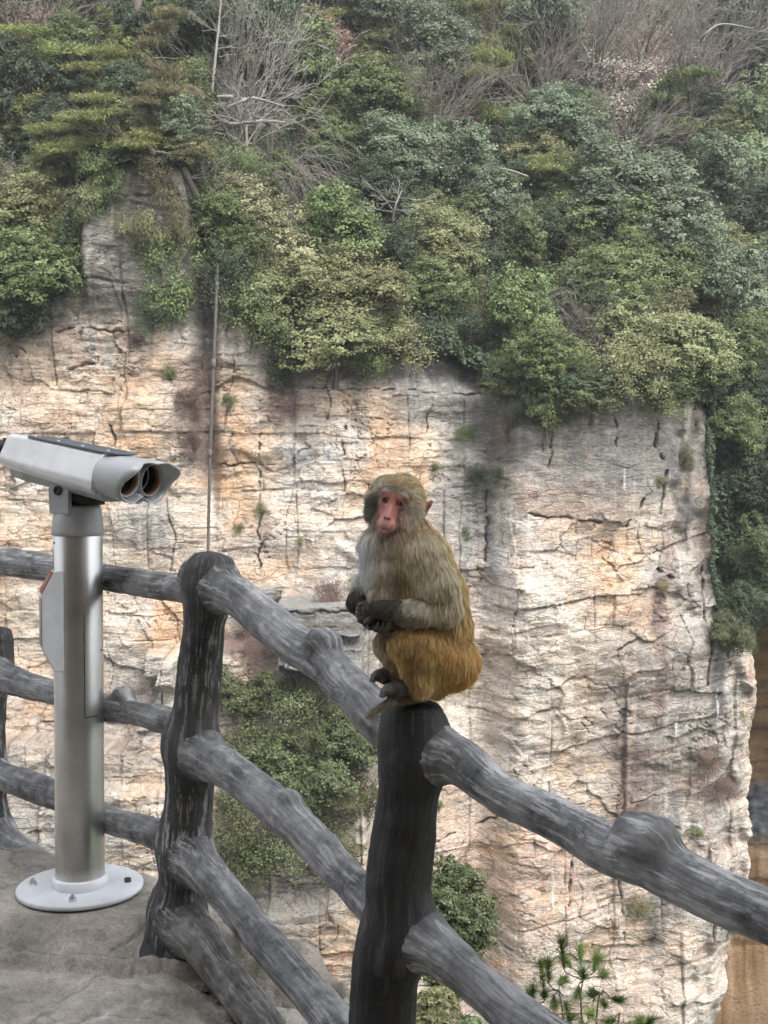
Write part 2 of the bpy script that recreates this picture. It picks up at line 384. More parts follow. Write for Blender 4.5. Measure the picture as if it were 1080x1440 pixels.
    over(maroon, .85 * blobs([(395, 555, 26, 42, 1), (922, 850, 11, 44, 1), (925, 960, 9, 70, .7), (895, 1110, 34, 60, .7), (345, 900, 50, 14, 1), (480, 850, 36, 8, 1), (1010, 1110, 40, 26, .6), (270, 570, 26, 60, .7), (270, 630, 22, 30, .7), (370, 740, 12, 30, .6), (20, 1180, 22, 30, .5), (280, 1150, 10, 30, .7), (950, 1270, 24, 30, .5), (700, 640, 24, 40, .6)]) * sst(-.6, .2, n2 + .4))
    over(dark, .9 * blobs([(970, 718, 15, 36, 1), (955, 660, 12, 40, .8), (820, 515, 80, 14, .8), (915, 1300, 10, 40, .8), (880, 1230, 16, 40, .4), (1005, 960, 9, 60, .8), (690, 560, 20, 60, .5), (1000, 720, 20, 120, .6)]) * sst(-.5, .1, n2 + .3))
    over(dark * 1.3, .5 * sst(.32, .55, streak) * (up + .35))
    over(dgrey * 1.5, .7 * sst(.02, .3, fbm(x / .8, z / 8, o=4, seed=121)) * sst(760, 480, v) * (.35 + .65 * sst(380, 640, u)))
    over(maroon * 1.6, .45 * sst(.15, .4, fbm(x / .7, z / 5, o=4, seed=123)) * sst(800, 1000, u))
    prow = sst(105, 130, u) * (1 - sst(285, 310, u)) * (1 - sst(400, 470, v))
    over(np.array([.20, .20, .175]), .85 * prow * sst(-.5, .1, streak + .4 * n1)); over(np.array([.11, .115, .085]), .7 * prow * sst(-.05, .3, n2))
    over(np.array([.155, .152, .148]), .85 * blobs([(620, 500, 90, 42, 1), (470, 505, 60, 24, .8), (690, 560, 34, 60, .9), (800, 525, 90, 24, .9), (30, 430, 50, 22, .8), (200, 420, 60, 20, .5), (300, 420, 24, 60, .8)]) * sst(-.6, 0, streak + .3 * n2))
    over(np.array([.27, .265, .25]), .7 * blobs([(850, 610, 150, 80, 1), (760, 620, 60, 60, .8), (620, 570, 80, 40, .8), (660, 700, 40, 90, .8), (455, 900, 62, 70, 1), (365, 850, 30, 30, .8)]) * sst(-.7, .1, streak + .3 * n2))
    # white lime streaks
    over(np.array([.85, .84, .82]), .8 * sst(.30, .42, fbm(x / .3, z / 4, o=3, seed=117)) * blobs([(905, 620, 60, 90), (800, 1280, 30, 130), (890, 1330, 20, 120), (980, 1000, 50, 200), (650, 900, 200, 120, .4), (470, 740, 70, 80, .8)]))
    C *= (.88 * (1 + .38 * n3 + .22 * n2))[..., None]
    over(np.array([.17, .165, .16]), .42 * sst(.10, .34, fbm(x / .5, z / .3, o=4, seed=131)))
    over(np.array([.62, .60, .56]), .25 * sst(.14, .36, fbm(x / .45, z / .25, o=4, seed=133)))
    C *= (1 + .20 * (v2 - .5) * dens + .14 * (v3 - .5) * dens + .14 * (v1 - .5) + .22 * (fv - .5) * fac + .2 * (fv2 - .5) * fac)[..., None]
    over(np.array([.10, .075, .06]), .8 * cr)
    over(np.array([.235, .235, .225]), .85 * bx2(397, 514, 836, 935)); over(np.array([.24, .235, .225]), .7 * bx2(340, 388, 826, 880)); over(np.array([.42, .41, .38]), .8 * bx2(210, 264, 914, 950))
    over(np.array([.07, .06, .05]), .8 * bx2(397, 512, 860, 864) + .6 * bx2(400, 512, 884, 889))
    # soil and moss on the slope above the lip and on ledge tops
    zl = CAMZ + (678 - lip_v(u)) * D0 / FPX
    over(np.array([.055, .05, .03]), .93 * sst(-.5, .6, z - zl + .8 * n1))
    return h, np.clip(C, .01, .95)

dx = np.r_[-75:-22:1.0, -22:-19:.3, np.arange(-19, 19.2, .056), 19.2:24:.3, 24:80:1.2]
dz = np.r_[-64:-28:1.5, np.arange(-28, -25, .3), np.arange(-25, 18.6, .052), 18.6:24:.25, 24:62:.8]
X, Z = np.meshgrid(dx, dz)
H, C = cliff_detail(X, Z)
Yc = Fbase(X, Z) - H
m = NT('cliff_rock')
co = m.coord('Object')
fine = m.noise(co, 9.0, 6, .7); fine2 = m.noise(m.coord('Object', (1, 1, 3.2)), 3.2, 5, .65)
c = m.mixc(1.0, m.attr('Col'), m.ramp(fine, [(.25, .62), (.5, .98), (.75, 1.25)]), 'MULTIPLY')
c = m.mixc(.6, c, m.ramp(fine2, [(.3, .75), (.5, 1.0), (.7, 1.15)]), 'MULTIPLY')
def vcrack(sc3, scale, w, seed):
    dn = m.n('ShaderNodeTexNoise'); dn.inputs['Scale'].default_value = scale * 1.2; dn.inputs['Detail'].default_value = 4; m.l(co, dn.inputs['Vector'])
    ad = m.n('ShaderNodeMix', data_type='RGBA', blend_type='LINEAR_LIGHT'); ad.inputs[0].default_value = .16 / scale; m.l(co, ad.inputs[6]); m.l(dn.outputs['Color'], ad.inputs[7])
    mp = m.n('ShaderNodeMapping'); mp.inputs['Scale'].default_value = sc3; mp.inputs['Location'].default_value = (seed, seed, seed); m.l(ad.outputs[2], mp.inputs['Vector'])
    v = m.n('ShaderNodeTexVoronoi', feature='DISTANCE_TO_EDGE'); v.inputs['Scale'].default_value = scale; m.l(mp.outputs[0], v.inputs['Vector'])
    return m.ramp(v.outputs['Distance'], [(0, 1.), (w, .55), (w * 2.2, 0.)])
msk = m.ramp(m.noise(co, .55, 4, .6), [(.42, 0.), (.60, 1.)]); msk2 = m.ramp(m.noise(m.coord('Object', (1, 1, 2)), 1.3, 4, .6), [(.46, 0.), (.58, 1.)])
c1 = m.math('MULTIPLY', vcrack((.55, .3, 1.5), 1.3, .018, 3), msk); c2 = m.math('MULTIPLY', vcrack((.7, .3, 1.7), 3.2, .03, 9), msk2)
ck = m.math('MAXIMUM', c1, m.math('MULTIPLY', c2, .65))
c = m.mixc(m.math('MULTIPLY', ck, .5), c, (.07, .055, .045))
hh_ = m.math('SUBTRACT', m.math('ADD', fine, fine2), m.math('MULTIPLY', ck, .5))
m.set(Base_Color=c, Roughness=.92, Normal=m.bump(hh_, .9, .12)); m.b.inputs['Specular IOR Level'].default_value = .2
M_ROCK = m.m
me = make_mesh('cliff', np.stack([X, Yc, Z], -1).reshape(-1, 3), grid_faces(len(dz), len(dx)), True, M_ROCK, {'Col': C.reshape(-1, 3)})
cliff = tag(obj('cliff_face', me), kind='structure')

# the farther brown wall glimpsed past the right-hand edge
x = np.arange(15, 62, .16); z = np.r_[-64:-32:1.2, np.arange(-32, 9, .13), 9:16:.8]
X, Z = np.meshgrid(x, z)
st = fbm(X / 14, Z / 1.1, o=5, seed=201); n1 = fbm(X / 4, Z / 3, o=4, seed=203); vs = fbm(X / .9, Z / 9, o=4, seed=205)
v1, z1, x1, o1 = blocks(X, Z, 6, 1.8, 211)
Yf = 80 + 1.2 * n1 - .9 * v1 - .25 * st - .12 * (X - 30) + np.clip(Z - 6, 0, 20) * 1.2
pu, pv = proj(X, Yf, Z); pv0 = pv
C = np.empty(X.shape + (3,)); C[:] = (.29, .185, .10)
t = sst(-.2, .35, st)[..., None]; C = C * (1 - t) + t * np.array([.17, .105, .06])
t = (.6 * sst(1140, 1200, pv0) * sst(-.05, .3, vs))[..., None]; C = C * (1 - t) + t * np.array([.45, .33, .23])
t = ((1 - sst(.7, 1.3, np.hypot((pu - 1075) / 40, (pv - 1140) / 42))))[..., None]; C = C * (1 - t) + t * np.array([.13, .14, .155]) * (1 + 1.2 * noise(X / .5, Z / .35, seed=207))[..., None]
t = (.75 * sst(0, .25, fbm(X / .5, Z / 12, o=4, seed=209)) * sst(1180, 1230, pv))[..., None]; C = C * (1 - t) + t * np.array([.12, .07, .035])
t = (.35 * sst(1020, 1075, pu - .0 * pv) * sst(1330, 1420, pv + 1.2 * (pu - 1060)))[..., None]; C = C * (1 - t) + t * np.array([.36, .27, .19])
C *= (1 - .5 * np.exp(-(z1 / .12) ** 2) * sst(.5, .6, o1))[..., None]
me = make_mesh('far_cliff', np.stack([X, Yf, Z], -1).reshape(-1, 3), grid_faces(len(z), len(x)), True, M_ROCK, {'Col': np.clip(C, .01, .9)})
tag(obj('far_cliff_face', me), kind='structure')

# valley bottom: one sheet to the horizon
gx = np.linspace(-600, 600, 121); X, Y_ = np.meshgrid(gx, gx)
me = make_mesh('valley_floor', np.stack([X, Y_, -63 + 2.5 * fbm(X / 60, Y_ / 60, o=3, seed=5)], -1).reshape(-1, 3), grid_faces(121, 121))
m = NT('valley_scrub'); f = m.noise(m.coord(), .35, 6)
m.set(Base_Color=m.ramp(f, [(.3, (.02, .035, .012)), (.6, (.06, .08, .03)), (.8, (.16, .14, .09))]), Roughness=1.0); me.materials.append(m.m)
tag(obj('valley_ground', me), kind='structure')
# ------------------------------------------------------------------ leaf materials
def leaf_mat(name, dark, light, alt=None, trans=.25):
    m = NT(name); tc = m.attr('tint', 'Fac')
    oi = m.n('ShaderNodeObjectInfo').outputs['Random']
    c = m.mixc(tc, dark, light)
    if alt is not None: c = m.mixc(m.ramp(tc, [(.86, 0.), (.93, 1.)]), c, alt)
    hsv = m.n('ShaderNodeHueSaturation'); m.l(c, hsv.inputs['Color'])
    mm = m.n('ShaderNodeMapRange'); m.l(oi, mm.inputs[0]); mm.inputs[3].default_value = .485; mm.inputs[4].default_value = .515
    m.l(mm.outputs[0], hsv.inputs['Hue'])
    mv = m.n('ShaderNodeMapRange'); m.l(oi, mv.inputs[0]); mv.inputs[3].default_value = .68; mv.inputs[4].default_value = 1.02
    m.l(mv.outputs[0], hsv.inputs['Value'])
    m.l(mv.outputs[0], hsv.inputs['Value']); m.set(Base_Color=hsv.outputs[0], Roughness=.55); m.b.inputs['Specular IOR Level'].default_value = .35
    tr = m.n('ShaderNodeBsdfTranslucent'); m.l(hsv.outputs[0], tr.inputs['Color'])
    mx = m.n('ShaderNodeMixShader'); mx.inputs[0].default_value = trans
    out = m.t.nodes['Material Output']; m.l(m.b.outputs[0], mx.inputs[1]); m.l(tr.outputs[0], mx.inputs[2]); m.l(mx.outputs[0], out.inputs['Surface'])
    return m.m
LM = dict(
    blue=leaf_mat('leaf_blue_green', (.065, .092, .055), (.265, .32, .205)),
    green=leaf_mat('leaf_mid_green', (.055, .085, .032), (.25, .30, .125)),
    olive=leaf_mat('leaf_olive', (.080, .100, .040), (.36, .37, .185)),
    pale=leaf_mat('leaf_pale_olive', (.14, .15, .075), (.52, .51, .31)),
    dark=leaf_mat('leaf_dark', (.025, .040, .022), (.11, .145, .08)),
    juniper=leaf_mat('leaf_juniper', (.040, .052, .022), (.185, .205, .095)),
    pine=leaf_mat('needles_yellow_green', (.080, .095, .032), (.31, .33, .12)),
    brownpine=leaf_mat('needles_olive_brown', (.09, .085, .045), (.27, .245, .13), (.32, .17, .10)),
    pink=leaf_mat('leaf_dry_pink', (.28, .19, .14), (.80, .56, .44)),
    twig=leaf_mat('leaf_dry_grey', (.17, .15, .13), (.52, .45, .40)),
    bright=leaf_mat('leaf_bright_green', (.07, .12, .05), (.36, .46, .24)),
    rust=leaf_mat('leaf_rust', (.14, .08, .05), (.50, .22, .13)),
    dry=leaf_mat('dry_maroon_scrub', (.08, .055, .045), (.30, .21, .17)),
)
m = NT('bark'); f = m.noise(m.coord('Object', (6, 6, 1)), 3, 5)
m.set(Base_Color=m.ramp(f, [(.3, (.05, .04, .032)), (.7, (.16, .135, .115))]), Roughness=.9, Normal=m.bump(f, .6, .05)); BARK = m.m
m = NT('dead_bark'); f = m.noise(m.coord('Object', (5, 5, 1)), 4, 5)
m.set(Base_Color=m.ramp(f, [(.3, (.12, .11, .098)), (.7, (.29, .275, .255))]), Roughness=.85); DEADBARK = m.m
m = NT('twig_bark'); f = m.noise(m.coord('Object'), 4, 3)
m.set(Base_Color=m.ramp(f, [(.3, (.10, .085, .074)), (.7, (.235, .205, .18))]), Roughness=.85); TWIGBARK = m.m

def leaves(P, N, size, aspect=.5, seed=0, jit=.6):
    """one small quad (folded rhombus) per point; N preferred normal"""
    g = np.random.default_rng(seed); n = len(P)
    N = N + g.normal(0, jit, (n, 3)); N /= np.linalg.norm(N, axis=1)[:, None]
    T = np.cross(N, g.normal(0, 1, (n, 3))); T /= np.linalg.norm(T, axis=1)[:, None] + 1e-9
    B = np.cross(N, T); s = (size * g.uniform(.6, 1.3, n))[:, None]
    V = np.stack([P - T * s * .5, P + B * s * aspect * .5 - N * s * .06, P + T * s * .5 + N * s * .05, P - B * s * aspect * .5 - N * s * .06], 1).reshape(-1, 3)
    F = np.arange(4 * n).reshape(-1, 4)
    return V, F
def branchy(base, dirn, length, r, depth, spread, seed, up=.15, segs=5, wob=.18, kids=3, out=None, droop=0.0):
    """recursive limbs -> list of (points, radii)"""
    g = random.Random(seed); out = [] if out is None else out
    p = Vector(base); d = Vector(dirn).normalized(); pts = [p.copy()]; rr = [r]
    for i in range(segs):
        d = (d + Vector((g.uniform(-wob, wob), g.uniform(-wob, wob), g.uniform(-wob, wob) + up - droop * (i / segs)))).normalized()
        p = p + d * (length / segs); pts.append(p.copy()); rr.append(r * (1 - .75 * (i + 1) / segs))
    out.append((np.array([tuple(q) for q in pts]), np.array(rr)))
    if depth > 0:
        for k in range(kids):
            i = g.randint(max(1, segs // 3), segs); q = pts[i]
            dd = (pts[i] - pts[i - 1]).normalized()
            v = Vector((g.uniform(-1, 1), g.uniform(-1, 1), g.uniform(-1, 1)))
            dd = (dd + v * spread).normalized()
            branchy(q, dd, length * g.uniform(.5, .75), max(rr[i] * .75, r * .2), depth - 1, spread, g.random(), up, segs, wob, kids, out, droop)
    return out
def limbs_mesh(name, L, mat, k=5, rmin=.004):
    mb = MB()
    for P, r in L: add_tube(mb, P, np.maximum(r, rmin), k, False)
    return mb.mesh(name, mat)

HC = {'sparse': .62}
def crown_points(kind, seed):
    """unit crown centred on (0,0,1.2), radius about 1"""
    g = np.random.default_rng(seed); P = []; N = []; Tn = []
    if kind == 'pine':
        nl = 9
        for i in range(nl):
            a = g.uniform(0, 2 * np.pi); rr = g.uniform(.1, .72); zc = g.uniform(-.75, .8)
            rr *= 1 - .35 * max(zc, 0)
            c = np.array([rr * np.cos(a), rr * np.sin(a), zc]); R3 = np.array([g.uniform(.35, .55), g.uniform(.35, .55), g.uniform(.10, .17)])
            nc = 38
            q = g.normal(0, 1, (nc, 3)); q /= np.linalg.norm(q, axis=1)[:, None]; q[:, 2] = np.abs(q[:, 2]) * .9 - .1
            cc = c + q * R3 * g.uniform(.35, 1.0, nc)[:, None]
            for j in range(nc):
                n = 34; off = g.normal(0, 1, (n, 3)) * [.055, .055, .04]
                P.append(cc[j] + off); N.append(np.tile([0, -.1, .5], (n, 1)) + g.normal(0, .5, (n, 3))); Tn.append(np.full(n, g.uniform(0, 1)) * .6 + g.uniform(0, .4, n))
    else:
        nl = 12 if kind != 'sparse' else 9
        for i in range(nl):
            q = g.normal(0, 1, 3); q /= np.linalg.norm(q)
            c = q * g.uniform(.35, .62); r = g.uniform(.30, .5)
            nc = {'broad': 46, 'sparse': 30, 'big': 26}[kind]
            d = g.normal(0, 1, (nc, 3)); d /= np.linalg.norm(d, axis=1)[:, None]; d[:, 2] = np.where((d[:, 2] < -.45) & (g.random(nc) < .6), -d[:, 2], d[:, 2])
            cc = c + d * r * (g.uniform(.65, 1.12, nc) + (g.random(nc) < .12) * g.uniform(.1, .45, nc))[:, None] * [1, 1, .95]
            for j in range(nc):
                n = {'broad': 30, 'sparse': 20, 'big': 9}[kind]; s = {'broad': .062, 'sparse': .085, 'big': .075}[kind]
                off = g.normal(0, 1, (n, 3)) * [s, s, s * .6]
                P.append(cc[j] + off); N.append(d[j] + np.array([0, 0, .7]) + 0 * off); Tn.append(np.full(n, g.uniform(0, 1)) * .55 + g.uniform(0, .45, n))
    return np.concatenate(P) + [0, 0, HC.get(kind, 1.2)], np.concatenate(N), np.concatenate(Tn)
CROWN = {}
def crown_variant(kind, i):
    if (kind, i) not in CROWN:
        P, N, T = crown_points(kind, 500 + i * 7 + len(kind))
        sz, asp = {'broad': (.058, .62), 'sparse': (.05, .6), 'big': (.13, .38), 'pine': (.11, .13)}[kind]
        V, F = leaves(P, N, sz * (.8 + .55 * hash01(np.floor(P[:, 0] * 3 + 9), np.floor(P[:, 1] * 3 + 9), np.floor(P[:, 2] * 3), seed=2)), asp, seed=i, jit=.55 if kind != 'pine' else .3)
        CROWN[kind, i] = make_mesh('crown_' + kind, V, F, False, LM['green'], {'tint': np.repeat(T, 4)})
        g = random.Random(i)
        q_ = HC.get(kind, 1.2) / 1.2
        L = [(np.array([[0, 0, -.15], [.02, .01, .3 * q_], [.0, .03, .7 * q_], [.03, 0, 1.1 * q_]]), np.array([.06, .05, .04, .02]) * q_)]
        for k in range(9):
            a = g.uniform(0, 6.28); z0 = g.uniform(.4, .95) * q_
            branchy((0, 0, z0), (math.cos(a), math.sin(a), g.uniform(.1, .9)), .8, .024, 1, .5, g.random(), .03, 5, .16, 3, L)
        CROWN[kind, i, 't'] = limbs_mesh('trunk_' + kind, L, BARK, 5, .003)
    return CROWN[kind, i], CROWN[kind, i, 't']
BARE = {}
def bare_variant(style, i):
    if (style, i) not in BARE:
        g = random.Random(77 + i); L = []
        if style == 'fountain':
            for k in range(46):
                a = g.uniform(0, 6.28); e = g.uniform(.2, 1.2)
                branchy((0, 0, .2), (math.cos(a), math.sin(a), e), g.uniform(1.2, 1.9), .016, 2, .35, g.random(), .05, 7, .14, 3, L, droop=.75)
        else:
            for k in range(26):
                a = g.uniform(0, 6.28)
                branchy((0, 0, g.uniform(0, .6)), (math.cos(a) * .8, math.sin(a) * .8, g.uniform(.6, 1.5)), g.uniform(1.0, 1.5), .016, 3, .55, g.random(), .02, 5, .2, 3, L)
        BARE[style, i] = limbs_mesh('branches_' + style, L, TWIGBARK, 3, .0035)
        mb = MB(); add_tube(mb, np.array([[0, 0, -.2], [.01, 0, .2], [0, .02, .7]]), np.array([.05, .045, .03]), 6)
        BARE[style, i, 't'] = mb.mesh('bare_trunk', DEADBARK)
    return BARE[style, i], BARE[style, i, 't']
_zs = np.linspace(-24, 62, 900)
def place(px, py, Rr, h, fwd):
    """base point whose crown centre (h up, fwd towards the camera) appears at px,py"""
    x = np.full(_zs.shape, (px - 540) / FPX * D0)
    for _ in range(12):
        Yb = Fbase(x, _zs); x = .5 * x + .5 * (px - 540) / FPX * (Yb - fwd)
    Yb = Fbase(x, _zs)
    u, v = proj(x, Yb - fwd, _zs + h)
    s = np.sign(v - py); i = np.where(s[:-1] * s[1:] <= 0)[0]
    i = i[0] if len(i) else int(np.argmin(np.abs(v - py)))
    return float(x[i]), float(Yb[i]), float(_zs[i])
FOREST = 'trees and shrubs on the slope and cliff'
cnt = [0]
def tree(px, py, rx, ry, kind, leaf, label, cat='tree', name=None, fwd=.35, rz=None):
    cnt[0] += 1; g = random.Random(cnt[0] * 13)
    if rx > 34 and py < 560: rx, ry = rx * 1.10, max(ry * 1.22, rx * .78)
    hc = HC.get(kind, 1.2); fwd = 1.5 if leaf in ('pink', 'bright', 'rust') and kind != 'twiggy' else fwd; Rr = rx / FPX * 58; h = hc * ry / FPX * 58
    x, y, z = place(px, py, Rr, h * .95, Rr * fwd)
    depth = y - Rr * fwd
    Rr = rx / FPX * depth; Rz = ry / FPX * depth
    lean = math.atan2(Rr * fwd, Rz * hc)
    bare = kind in ('fountain', 'twiggy')
    nm = name or ({'pine': 'pine_tree', 'fountain': 'bare_shrub', 'twiggy': 'bare_tree', 'sparse': 'cliff_shrub'}.get(kind, 'broadleaf_tree'))
    root = empty(nm, (x, y, z)); tag(root, label, cat, FOREST if name != 'canopy_tree' else 'small crowns filling the canopy')
    rot = (lean, 0, g.uniform(0, 6.28) if rz is None else rz)
    pv = Matrix.Rotation(lean, 4, 'X') @ Matrix.Rotation(rot[2], 4, 'Z')
    root.rotation_euler = pv.to_euler()
    vi = g.randrange(3)
    if bare: a, t = bare_variant(kind, vi % 2)
    else: a, t = crown_variant(kind, vi)
    sw = math.sqrt(Rr * Rr)
    root.scale = (sw, sw, Rz)
    tr = obj('trunk', t, root)
    cr = obj('branches' if bare else 'crown', a, root)
    if not bare:
        cr.material_slots[0].link = 'OBJECT'; cr.material_slots[0].material = LM[leaf]
    else:
        cr.material_slots[0].link = 'OBJECT'; cr.material_slots[0].material = {'twig': TWIGBARK, 'dead': DEADBARK}[leaf]
    return root
